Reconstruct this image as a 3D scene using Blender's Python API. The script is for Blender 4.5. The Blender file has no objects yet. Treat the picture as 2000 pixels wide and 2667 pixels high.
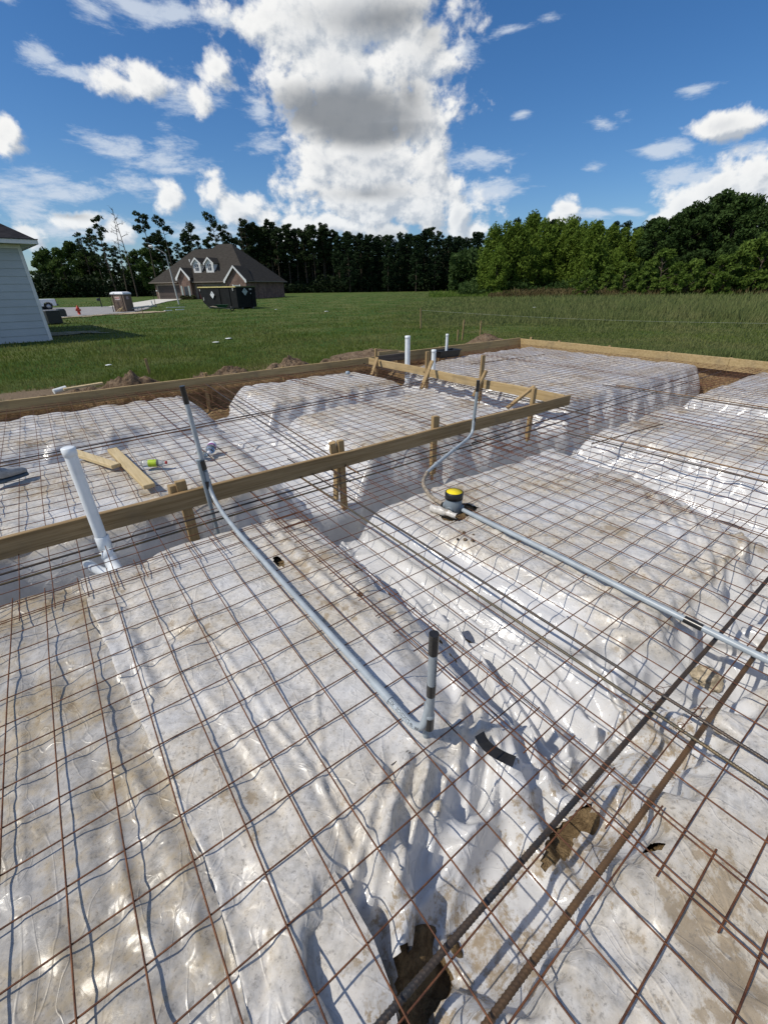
import bpy, bmesh, math, random
import numpy as np
from mathutils import Vector, Matrix
random.seed(11)
RNG = np.random.default_rng(5)
SC = bpy.context.scene
COL = SC.collection

# ------------------------------------------------------------------ camera
# World axes follow the slab: X along the front form board, Y towards the far form board, z = 0 is the wire mesh.
CAM = Vector((0.0, 0.0, 1.4973))
cd = bpy.data.cameras.new("camera")
cam = bpy.data.objects.new("camera", cd); COL.objects.link(cam)
R2 = Vector((0.80084454, -0.59874481, -0.01235635)); U2 = Vector((0.28785697, 0.36676312, 0.88465992)); F2 = Vector((0.52515369, 0.71203193, -0.46607311))
cam.matrix_world = Matrix(((R2.x, U2.x, -F2.x, CAM.x), (R2.y, U2.y, -F2.y, CAM.y), (R2.z, U2.z, -F2.z, CAM.z), (0, 0, 0, 1)))
cd.sensor_fit = 'VERTICAL'; cd.sensor_height = 36.0; cd.lens = 36.0 * 1114.12 / 2667.0
cd.clip_start = 0.05; cd.clip_end = 3000
SC.camera = cam
FH = (0.59356, 0.80479); RH = (0.80479, -0.59356)       # level heading of the photograph and its right hand side

# ------------------------------------------------------------------ light
SUN_EL = math.radians(50.0)
SHX, SHY = 0.96405, -0.26573                              # the way shadows fall
sl = bpy.data.lights.new("sun", 'SUN'); sl.energy = 3.7; sl.angle = math.radians(0.53); sl.color = (1.0, 0.935, 0.82)
so = bpy.data.objects.new("sun", sl); COL.objects.link(so)
sd = Vector((SHX * math.cos(SUN_EL), SHY * math.cos(SUN_EL), -math.sin(SUN_EL)))
so.rotation_euler = sd.to_track_quat('-Z', 'Y').to_euler()
so.location = (-20, 6, 30)
vs = SC.view_settings
vs.view_transform = 'Standard'; vs.look = 'None'; vs.exposure = 0.0; vs.gamma = 1.0
SC.cycles.max_bounces = 6; SC.cycles.diffuse_bounces = 3; SC.cycles.glossy_bounces = 3; SC.cycles.transmission_bounces = 4; SC.cycles.transparent_max_bounces = 12
SC.cycles.caustics_reflective = False; SC.cycles.caustics_refractive = False

CUMULUS = [(-0.0515,0.375,0.2042,0.0575,1.15), (-0.055,0.318,0.1748,0.0607,1.15), (-0.0378,0.2633,0.175,0.0725,1.15), (-0.0193,0.2021,0.1752,0.0645,1.1), (0.0083,0.1458,0.1953,0.0527,1), (-0.0772,0.3669,0.1986,0.0467,1), (-0.0687,0.3092,0.1499,0.0618,1), (-0.0385,0.2486,0.1633,0.0645,1), (-0.0198,0.1858,0.1769,0.0496,1), (0.0643,0.2619,0.0746,0.0823,0.9), (-0.1485,0.2941,0.0715,0.0496,0.9), (0.0082,0.134,0.2037,0.0417,0.8), (0.0753,0.3417,0.0705,0.0494,0.8), (0.1009,0.1999,0.0421,0.0643,0.75), (0.1512,0.1279,0.0362,0.0445,1), (0.186,0.0998,0.0327,0.0245,0.9), (0.0894,0.1236,0.0368,0.0361,0.9), (-0.0895,0.1043,0.1331,0.0278,0.75), (-0.1361,0.1576,0.0641,0.0285,0.6), (-0.2713,0.3074,0.0316,0.032,0.95), (-0.3041,0.2659,0.0184,0.0252,0.7), (-0.3644,0.2829,0.0462,0.0239,0.85), (-0.4116,0.272,0.0614,0.0152,0.6), (-0.5892,0.2072,0.0284,0.0243,0.95), (-0.3806,0.1424,0.0326,0.0339,1), (-0.5371,0.1186,0.0406,0.0157,0.85), (-0.6071,0.0919,0.0276,0.0259,0.95), (-0.251,0.1356,0.0653,0.0288,0.7), (-0.2113,0.1218,0.0425,0.0237,0.7), (-0.3016,0.1538,0.033,0.0249,0.6), (-0.4762,0.0975,0.0412,0.0223,0.7), (-0.1718,0.0918,0.0439,0.0155,0.8), (0.0077,0.0973,0.0901,0.025,0.8), (0.5546,0.2027,0.0603,0.0172,0.95), (0.3359,0.1184,0.0212,0.0241,1), (0.3324,0.1001,0.0268,0.0177,0.9), (0.5774,0.1262,0.0773,0.0377,1), (0.534,0.115,0.0604,0.0368,1), (0.6242,0.1311,0.0577,0.0435,0.95), (0.4959,0.102,0.0347,0.0219,0.9), (0.6269,0.0923,0.0788,0.0305,1)]
WISPS = [(-0.3548,0.3602,0.0932,0.0223,1), (-0.2725,0.3572,0.0643,0.0134,0.7), (-0.5122,0.2897,0.0345,0.016,0.8), (-0.4785,0.2747,0.0675,0.0126,0.8), (-0.4471,0.2039,0.0848,0.0193,0.75), (-0.3751,0.1922,0.0792,0.0254,0.8), (-0.3576,0.2154,0.0548,0.0148,0.5), (-0.5444,0.1457,0.1053,0.0175,0.9), (-0.4309,0.1583,0.0652,0.0261,0.8), (-0.5228,0.3364,0.0374,0.009,0.7), (-0.574,0.1623,0.0601,0.0144,0.4), (-0.3279,0.2664,0.0542,0.0273,0.4), (0.2,0.3491,0.0552,0.0099,0.8), (0.259,0.3538,0.0297,0.0077,0.4), (0.1387,0.3431,0.0379,0.0244,0.6), (0.5058,0.2518,0.0361,0.0094,0.7), (0.4757,0.1918,0.0501,0.0135,0.9), (0.5906,0.1782,0.0439,0.0129,0.7), (0.37,0.1746,0.028,0.0115,0.7), (0.1774,0.197,0.0755,0.0213,0.8), (0.2157,0.1572,0.0762,0.0169,0.9), (0.3819,0.232,0.0297,0.0085,0.5), (0.4085,0.2406,0.0173,0.0115,0.5), (0.2386,0.2441,0.0162,0.0097,0.5), (0.5268,0.1603,0.0859,0.0173,0.8), (0.6213,0.1543,0.0569,0.0187,0.8), (0.4387,0.1085,0.0367,0.0078,0.7), (0.384,0.1033,0.0451,0.0081,0.6), (0.2713,0.1489,0.0339,0.0079,0.5), (-0.218,0.2593,0.0324,0.0285,0.6), (-0.205,0.2156,0.0536,0.0206,0.7), (-0.4213,0.3448,0.0314,0.0149,0.5), (-0.6019,0.1365,0.0588,0.0293,0.6), (-0.5166,0.0959,0.1239,0.0218,0.6), (-0.285,0.0968,0.1376,0.0211,0.6)]
DARK = [(-0.0713,0.2703,0.1931,0.0452,1.15), (-0.0385,0.2486,0.1566,0.0297,1.1), (0.0504,0.2858,0.0535,0.0416,0.6), (-0.0351,0.1607,0.1227,0.0172,0.5), (-0.0012,0.375,0.1438,0.0287,0.7), (0.0876,0.3534,0.0571,0.036,0.4), (-0.602,0.1072,0.035,0.0203,0.3), (-0.534,0.111,0.0382,0.0085,0.6), (0.5626,0.192,0.0602,0.0073,0.45), (-0.4519,0.123,0.0475,0.0163,0.4), (0.0152,0.0972,0.1495,0.0188,0.3)]
TREES = [('scraggly',17.3,126.8,0.13,15.4), ('scraggly',15.5,131.1,0.16,13.3), ('scraggly',14,135.3,0.18,12.7), ('dead',20.3,120.3,0.09,16.4), ('dead',19.1,124.6,0.11,15.4), ('umbrella',25.1,121.4,0.1,16), ('umbrella',30,124.4,0.13,15.7), ('umbrella',36.7,128.9,0.17,15.3), ('umbrella',41.3,123.3,0.14,17), ('scraggly',43,124.8,0.16,14.8), ('umbrella',45.4,125,0.16,13.8), ('dead',48.7,127,0.18,15.4), ('pine',50.6,128.4,0.2,16.4), ('pine',52.9,128.5,0.2,15.9), ('pine',54.7,128.9,0.21,15), ('pine',57.2,127.8,0.21,16.5), ('pine',57.4,124.4,0.19,14.7), ('pine',61.6,126.8,0.22,15.8), ('scraggly',63.6,125.8,0.22,14.6), ('pine',65.4,123.8,0.21,14.6), ('pine',67.5,122.7,0.21,15.4), ('pine',71,123,0.23,16.1), ('pine',72.9,121.8,0.23,14.7), ('broad',4.7,134.6,0.17,8.7), ('broad',7,141.5,0.22,10.2), ('broad',8.5,131.1,0.15,9.3), ('broad',11.8,141.6,0.23,11.2), ('broad',13,139.2,0.21,9.2), ('broad',14,140.2,0.22,9.6), ('broad',15.3,136.9,0.2,8.6), ('scraggly',16.8,130.4,0.15,9.9), ('scraggly',19.5,130.2,0.15,9.9), ('scraggly',21.9,133.4,0.18,9.5), ('broad',23.8,132.1,0.17,9.8), ('broad',25,125.2,0.13,9.4), ('pine',4.6,150.2,0.28,6.9), ('broad',7.9,155.8,0.32,9.4), ('pine',9,151.4,0.29,7.3), ('scraggly',12.4,152.5,0.3,9.3), ('scraggly',15.1,147.1,0.27,9.6), ('pine',18,149.9,0.29,9.6), ('pine',18.7,146.3,0.26,7.2), ('pine',22.4,153.1,0.31,8.3), ('scraggly',24.3,142.2,0.24,7), ('scraggly',28.4,149.2,0.29,10.2), ('broad',31.7,148.1,0.29,10.5), ('pine',30.1,144.1,0.26,13.3), ('pine',31,137.1,0.22,13.4), ('pine',35.6,147.7,0.29,12.6), ('scraggly',35.8,140.6,0.25,11.8), ('pine',39.5,143.5,0.27,14.1), ('scraggly',40.2,134.6,0.21,13.3), ('pine',42.2,133.9,0.21,13), ('scraggly',46.2,140.4,0.27,12.1), ('pine',48.1,136.7,0.25,13.6), ('pine',51.1,138.7,0.27,13.4), ('pine',51.6,130.6,0.21,12.7), ('pine',54.7,138.3,0.27,15.9), ('pine',54.9,130.4,0.22,15.8), ('pine',57.6,133.1,0.25,14.8), ('densepine',61.2,135.2,0.27,15.5), ('pine',63.7,136.1,0.28,16.3), ('densepine',63.8,129.5,0.24,14.9), ('densepine',65.1,128.6,0.24,15), ('pine',68.9,130.8,0.27,15.7), ('pine',69.7,128.2,0.25,16), ('pine',70.4,122.7,0.22,15.1), ('densepine',74.1,127.7,0.26,14.9), ('pine',76.2,124.1,0.25,14.5), ('pine',76.6,121,0.23,13.3), ('pine',79.9,123.5,0.26,14.8), ('pine',82.6,123.8,0.27,14), ('pine',81.9,117.3,0.23,13.5), ('densepine',85.9,118.8,0.26,13.4), ('pine',85.3,113.2,0.22,13.3), ('densepine',91.5,118.4,0.28,13.8), ('densepine',88.7,110.6,0.22,13.9), ('densepine',92.3,111.1,0.24,13.8), ('pine',93.2,110.8,0.24,13.7), ('pine',98.5,112.6,0.28,14.1), ('pine',98.3,109.6,0.26,15.4), ('pine',102.1,109.3,0.28,14.6), ('pine',98.8,103.4,0.23,12.6), ('pine',100.8,100.2,0.23,12.7), ('densepine',101.9,100,0.23,12.3), ('pine',104.3,98.7,0.24,12.5), ('pine',106.5,97.1,0.24,13.8), ('densepine',72.3,117.2,0.2,12.9), ('densepine',72.5,112.6,0.17,13.5), ('densepine',77.5,114.3,0.2,13.7), ('densepine',79.5,112.1,0.19,13.1), ('densepine',82.3,112.4,0.21,13.2), ('densepine',81.4,107,0.17,11.4), ('densepine',85.5,106.9,0.19,11.9), ('densepine',87.9,106.6,0.2,13.3), ('densepine',86.5,101.1,0.16,12.4), ('densepine',91.7,103.7,0.2,14.2), ('densepine',91.5,99.2,0.18,12.5), ('densepine',95.3,98.4,0.19,12.7), ('densepine',98.4,98.9,0.21,12.4), ('densepine',96.9,93.5,0.17,11.9), ('densepine',96.9,89.8,0.16,12.9), ('densepine',60.1,149.4,0.35,11.9), ('densepine',59.9,142.5,0.31,11.2), ('densepine',63.8,145.3,0.34,12.7), ('densepine',68.5,147.5,0.35,12.3), ('densepine',68.5,144.3,0.35,12.4), ('densepine',72.8,144,0.35,12.6), ('densepine',72.6,139.3,0.33,11.4), ('densepine',77,140.3,0.35,11.7), ('densepine',77.3,135.8,0.32,13.3), ('densepine',83,139.1,0.35,11.5), ('densepine',84.8,137,0.35,13.2), ('densepine',82.8,128.8,0.3,12.6), ('densepine',88.7,133.1,0.35,12.6), ('densepine',93.3,133.1,0.35,13.3), ('densepine',90.5,124.2,0.31,13.2), ('densepine',98.5,128.9,0.35,11.4), ('densepine',95.1,121,0.31,12.7), ('densepine',102.1,126.2,0.35,13.6), ('densepine',100.3,117.5,0.31,11.4), ('densepine',106.7,122.5,0.35,13.3), ('densepine',107.1,118.6,0.35,11.6), ('densepine',106.9,113.1,0.32,10.8), ('densepine',107.6,110.1,0.31,12.9), ('densepine',109.2,108.9,0.31,12.4), ('densepine',112.4,108,0.32,10.6), ('densepine',118.6,107.8,0.35,11.5), ('densepine',121.4,107,0.35,10.8), ('broad',5,157.5,0.33,5.2), ('broad',7.9,155.8,0.32,5.2), ('broad',10,155.6,0.32,4.5), ('broad',13.7,158.4,0.34,6.3), ('broad',16.9,156.6,0.33,5.7), ('broad',20.8,153.7,0.32,5.8), ('broad',24.2,157.2,0.34,6.7), ('broad',25.5,151.1,0.3,4.1), ('broad',30.2,155.7,0.34,4.5), ('broad',33.5,152.2,0.32,5.2), ('broad',38.7,153.8,0.34,6.3), ('broad',42.8,153.5,0.35,4.8), ('broad',46.4,151.8,0.34,5.7), ('broad',48.1,145.1,0.3,5), ('broad',51.8,145.5,0.31,4.1), ('willow',70,61.9,-0.11,6.9), ('willow',67,58,-0.14,9.8), ('willow',69,56.7,-0.14,10.4), ('willow',70.5,55.5,-0.14,10.2), ('willow',77.9,58.7,-0.08,12), ('willow',77.1,55.1,-0.1,11.1), ('willow',81.6,55.8,-0.07,11.2), ('willow',79.6,51.9,-0.1,10.8), ('willow',79.4,49.2,-0.11,10.2), ('willow',74.1,43.7,-0.16,9.5), ('willow',82.8,46,-0.1,9.4), ('willow',85.3,45.3,-0.09,9.4), ('willow',86.6,43.4,-0.09,9.1), ('willow',65.2,55,-0.16,6.8), ('willow',74.3,53.8,-0.12,7.8), ('willow',82.4,52.1,-0.08,7.2), ('willow',77.4,44.3,-0.14,6.2), ('willow',75.4,40.2,-0.16,6.2), ('willow',79.3,53.3,-0.1,6.6), ('densepine',85.9,68.7,0,13), ('densepine',92.2,68.5,0.04,14.3), ('densepine',91.3,63.7,0.01,12.6), ('densepine',90.2,57.8,-0.02,12.4), ('densepine',100.2,59.1,0.05,12.6), ('densepine',100.3,55.3,0.04,11.9), ('densepine',100.2,52.8,0.03,11.8), ('densepine',98.5,49.5,0.01,10.8), ('densepine',98.7,47.6,0,11.2), ('densepine',97.3,45.3,-0.01,11.6), ('darkbroad',92.5,44.5,-0.05,11.1), ('darkbroad',81.2,37.3,-0.14,9.9), ('darkbroad',82.1,35.6,-0.14,10.4), ('darkbroad',91,38.3,-0.07,11.8), ('darkbroad',83.3,33.6,-0.13,11.6), ('darkbroad',96.8,37.5,-0.04,11.7), ('darkbroad',94.8,36.2,-0.06,13.6), ('darkbroad',87,32.1,-0.12,13), ('darkbroad',96.6,34.4,-0.05,14), ('darkbroad',86,29.2,-0.13,12.1), ('darkbroad',95.5,30.7,-0.06,12.9), ('darkbroad',84.7,25.9,-0.14,10.8), ('darkbroad',99.8,28.3,-0.04,11.7), ('darkbroad',100.5,26.1,-0.04,10.7), ('darkbroad',96.3,37.3,-0.04,9.6), ('darkbroad',98.1,33.4,-0.04,9.1), ('darkbroad',94.8,29.3,-0.07,8), ('darkbroad',82.7,34.7,-0.14,7.5), ('bush',71.2,36,-0.2,4.3), ('bush',71.3,33.2,-0.21,4.4), ('bush',75.7,33.1,-0.18,5.9), ('bush',71.5,29.2,-0.22,4), ('bush',71.8,27.7,-0.22,4.4), ('bush',74.1,26.3,-0.21,3.4), ('bush',72.8,24.7,-0.22,4.7), ('bush',73.5,23.5,-0.22,5), ('bush',79.6,24.5,-0.18,6.5), ('bush',76.9,22,-0.2,6.7), ('bush',79.4,21.2,-0.19,6.6), ('bush',71.7,32.6,-0.21,3.2), ('bush',74.6,27.3,-0.2,2.7), ('bush',72.7,39.6,-0.18,4), ('bush',65.6,38.7,-0.23,3.4), ('bush',80,25.5,-0.17,3)]


# ------------------------------------------------------------------ node helpers
class NT:
    """Small shorthand round a node tree."""
    def __init__(s, tree): s.t = tree; s.n = tree.nodes; s.l = tree.links
    def node(s, ty, **kw):
        x = s.n.new(ty)
        for k, v in kw.items(): setattr(x, k, v)
        return x
    def put(s, sock, v):
        if v is None: return
        if isinstance(v, bpy.types.NodeSocket): s.l.new(v, sock)
        else:
            if isinstance(v, (tuple, list)) and len(v) == 3 and sock.type == 'RGBA': v = (*v, 1)
            sock.default_value = v
    def m(s, op, a, b=None, c=None, clamp=False):
        x = s.node('ShaderNodeMath', operation=op, use_clamp=clamp)
        for i, v in enumerate((a, b, c)): s.put(x.inputs[i], v)
        return x.outputs[0]
    def v(s, op, a, b=None, out=0):
        x = s.node('ShaderNodeVectorMath', operation=op); s.put(x.inputs[0], a)
        if b is not None: s.put(x.inputs[1], b)
        return x.outputs[1] if op in ('LENGTH', 'DOT_PRODUCT', 'DISTANCE') else x.outputs[out]
    def noise(s, vec, scale, detail=3.0, rough=0.55, dist=0.0, ty='FBM', dim='3D'):
        x = s.node('ShaderNodeTexNoise', noise_dimensions=dim); x.noise_type = ty
        if vec is not None: s.put(x.inputs['Vector'], vec)
        s.put(x.inputs['Scale'], scale); s.put(x.inputs['Detail'], detail); s.put(x.inputs['Roughness'], rough); s.put(x.inputs['Distortion'], dist)
        return x.outputs[0]
    def voro(s, vec, scale, feature='F1', out='Distance', rnd=1.0):
        x = s.node('ShaderNodeTexVoronoi', feature=feature)
        if vec is not None: s.put(x.inputs['Vector'], vec)
        s.put(x.inputs['Scale'], scale); s.put(x.inputs['Randomness'], rnd)
        return x.outputs[out]
    def step(s, x, a, b, lo=0.0, hi=1.0):
        r = s.node('ShaderNodeMapRange', interpolation_type='SMOOTHSTEP')
        s.put(r.inputs[0], x); s.put(r.inputs[1], a); s.put(r.inputs[2], b); s.put(r.inputs[3], lo); s.put(r.inputs[4], hi)
        return r.outputs[0]
    def mix(s, f, a, b, blend='MIX'):
        x = s.node('ShaderNodeMix', data_type='RGBA', blend_type=blend, clamp_factor=True)
        s.put(x.inputs[0], f); s.put(x.inputs[6], a); s.put(x.inputs[7], b)
        return x.outputs[2]
    def xyz(s, vec):
        x = s.node('ShaderNodeSeparateXYZ'); s.put(x.inputs[0], vec); return x.outputs
    def comb(s, a, b, c=0.0):
        x = s.node('ShaderNodeCombineXYZ')
        for i, v in enumerate((a, b, c)): s.put(x.inputs[i], v)
        return x.outputs[0]
    def mapping(s, vec, scale=(1, 1, 1), rot=(0, 0, 0), loc=(0, 0, 0)):
        x = s.node('ShaderNodeMapping'); s.put(x.inputs[0], vec); x.inputs[1].default_value = loc; x.inputs[2].default_value = rot; x.inputs[3].default_value = scale
        return x.outputs[0]
    def bump(s, h, strength=0.5, dist=0.01, normal=None):
        x = s.node('ShaderNodeBump'); s.put(x.inputs['Height'], h); s.put(x.inputs['Strength'], strength); s.put(x.inputs['Distance'], dist)
        if normal is not None: s.put(x.inputs['Normal'], normal)
        return x.outputs[0]

# ------------------------------------------------------------------ sky: Nishita blue, clouds mixed in by direction
def build_sky():
    w = bpy.data.worlds.new("World"); SC.world = w; w.use_nodes = True
    T = NT(w.node_tree); T.n.clear()
    # one cloud layer as a node group: max of soft blobs at (azimuth, elevation), edges broken up by noise
    def layer(name, blobs, amp, scale, stretch, detail, rough, bias):
        g = bpy.data.node_groups.new(name, 'ShaderNodeTree'); G = NT(g)
        g.interface.new_socket('P', in_out='INPUT', socket_type='NodeSocketVector')
        g.interface.new_socket('D', in_out='OUTPUT', socket_type='NodeSocketFloat')
        gi = g.nodes.new('NodeGroupInput'); go = g.nodes.new('NodeGroupOutput')
        p0 = gi.outputs[0]
        wn = G.node('ShaderNodeTexNoise'); G.put(wn.inputs['Vector'], p0); G.put(wn.inputs['Scale'], scale * .35); G.put(wn.inputs['Detail'], 2.0)
        off = G.v('MULTIPLY', G.v('SUBTRACT', wn.outputs[1], (.5, .5, .5)), (.10, .07, 0))
        p = G.v('ADD', p0, off)
        acc = None
        for (a, e, ra, re_, wt) in blobs:
            q = G.v('MULTIPLY', G.v('SUBTRACT', p, (a, e, 0)), (1 / ra, 1 / re_, 0))
            f = G.m('MULTIPLY_ADD', G.v('LENGTH', q), -wt, wt)
            acc = f if acc is None else G.m('MAXIMUM', acc, f)
        acc = G.m('MAXIMUM', acc, -1.0)
        n = G.noise(G.mapping(p0, scale=stretch), scale, detail, rough, .3)
        n2 = G.noise(G.mapping(p0, scale=stretch), scale * 3.3, 4.0, .6)
        d = G.m('ADD', G.m('MULTIPLY_ADD', G.m('SUBTRACT', n, .5), amp, acc), G.m('MULTIPLY_ADD', G.m('SUBTRACT', n2, .5), amp * .4, bias))
        g.links.new(d, go.inputs[0])
        return g
    gc = layer("cumulus_layer", CUMULUS, 1.9, 15.0, (1, 1.15, 1), 7.0, .56, .06)
    gw = layer("wisp_layer", WISPS, 2.3, 13.0, (.55, 1.7, 1), 7.0, .72, .0)
    gd = layer("shade_layer", DARK, .9, 4.5, (.8, 1.5, 1), 3.0, .45, .06)
    d = T.node('ShaderNodeTexCoord').outputs['Generated']
    d = T.v('NORMALIZE', d)
    az = T.m('ARCTAN2', T.v('DOT_PRODUCT', d, (*RH, 0)), T.v('DOT_PRODUCT', d, (*FH, 0)))
    el = T.m('ARCSINE', T.xyz(d)[2])
    p = T.comb(az, el)
    def use(g, vec):
        x = T.node('ShaderNodeGroup'); x.node_tree = g; T.put(x.inputs[0], vec); return x.outputs[0]
    c = use(gc, p)
    ws = use(gw, p)
    sh = use(gd, p)
    # puffs: compare the cloud field with itself a little way towards the sun (left and up)
    c2 = use(gc, T.v('ADD', p, (-.013, .014, 0)))
    emb = T.m('SUBTRACT', c, c2)
    lit = T.step(emb, -.48, .28)
    dens = T.step(c, -.02, .48)
    wdens = T.m('MULTIPLY', T.step(ws, 0.0, .75), .78)
    core = T.step(c, .45, 1.3, 0, .55)
    shade = T.m('MULTIPLY', T.step(sh, -.05, .85), T.step(c, .05, .45), clamp=True)
    # unseen scattered clouds added over the rest of the sky for neutral fill light
    oth = T.m('MAXIMUM', T.step(el, .42, .60), T.step(T.m('ABSOLUTE', az), .95, 1.25))
    on = T.noise(d, 2.6, 6.0, .58)
    oden = T.m('MULTIPLY', oth, T.step(on, .47, .60)); dens = T.m('MAXIMUM', dens, T.m('MULTIPLY', oden, .60))
    white = T.mix(lit, (.46, .51, .58), (.93, .93, .92))
    white = T.mix(core, white, (.60, .63, .67))
    fine = T.noise(T.mapping(p, scale=(1, 1.5, 1)), 12.0, 4.0, .5)
    grey = T.mix(fine, (.20, .22, .245), (.27, .29, .32))
    col = T.mix(T.m('MULTIPLY', shade, .93), white, grey)
    # air in front of low far clouds
    col = T.mix(T.step(el, .22, .0, 0, .28), col, (.62, .76, .92))
    sky = T.node('ShaderNodeTexSky', sky_type='NISHITA'); sky.sun_disc = False
    sky.sun_elevation = SUN_EL; sky.sun_rotation = math.atan2(-SHX, -SHY)
    sky.altitude = 0; sky.air_density = 1.0; sky.dust_density = 0.5; sky.ozone_density = 2.2
    b1 = T.node('ShaderNodeBackground'); hs = T.node('ShaderNodeHueSaturation'); hs.inputs['Saturation'].default_value = 1.16; T.put(hs.inputs['Color'], T.mix(1.0, sky.outputs[0], (.80, .94, 1.14), 'MULTIPLY'))
    T.put(b1.inputs[0], hs.outputs[0]); b1.inputs[1].default_value = 0.092
    bw = T.node('ShaderNodeBackground'); bw.inputs[0].default_value = (.78, .86, .97, 1); bw.inputs[1].default_value = .86
    bc = T.node('ShaderNodeBackground'); T.put(bc.inputs[0], col); bc.inputs[1].default_value = 1.0
    m1 = T.node('ShaderNodeMixShader'); T.put(m1.inputs[0], wdens); T.l.new(b1.outputs[0], m1.inputs[1]); T.l.new(bw.outputs[0], m1.inputs[2])
    m2 = T.node('ShaderNodeMixShader'); T.put(m2.inputs[0], dens); T.l.new(m1.outputs[0], m2.inputs[1]); T.l.new(bc.outputs[0], m2.inputs[2])
    o = T.node('ShaderNodeOutputWorld'); T.l.new(m2.outputs[0], o.inputs[0])
    w.cycles.sampling_method = 'MANUAL'; w.cycles.sample_map_resolution = 512
build_sky()

# ------------------------------------------------------------------ mesh helpers
def link(o, parent=None):
    COL.objects.link(o)
    if parent is not None: o.parent = parent
    return o
def tag(o, label=None, cat=None, group=None, kind=None):
    if label: o['label'] = label
    if cat: o['category'] = cat
    if group: o['group'] = group
    if kind: o['kind'] = kind
    return o
def thing(name, label, cat, loc=(0, 0, 0), group=None):
    o = bpy.data.objects.new(name, None); o.empty_display_size = .2; COL.objects.link(o); o.location = loc
    return tag(o, label, cat, group)
def np_mesh(name, V, F, mat, smooth=True, parent=None, mats=None, midx=None):
    """V (n,3), F (m,k) arrays of one face size -> one linked mesh object."""
    V = np.asarray(V, np.float32); F = np.asarray(F, np.int32)
    me = bpy.data.meshes.new(name); k = F.shape[1]
    me.vertices.add(len(V)); me.vertices.foreach_set('co', V.ravel())
    me.loops.add(F.size); me.loops.foreach_set('vertex_index', F.ravel())
    me.polygons.add(len(F)); me.polygons.foreach_set('loop_start', np.arange(0, F.size, k, dtype=np.int32))
    me.polygons.foreach_set('loop_total', np.full(len(F), k, np.int32))
    me.polygons.foreach_set('use_smooth', np.full(len(F), smooth, bool))
    me.update(calc_edges=True)
    for mm in (mats or [mat]): me.materials.append(mm)
    if midx is not None: me.polygons.foreach_set('material_index', np.asarray(midx, np.int32))
    return link(bpy.data.objects.new(name, me), parent)
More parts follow.
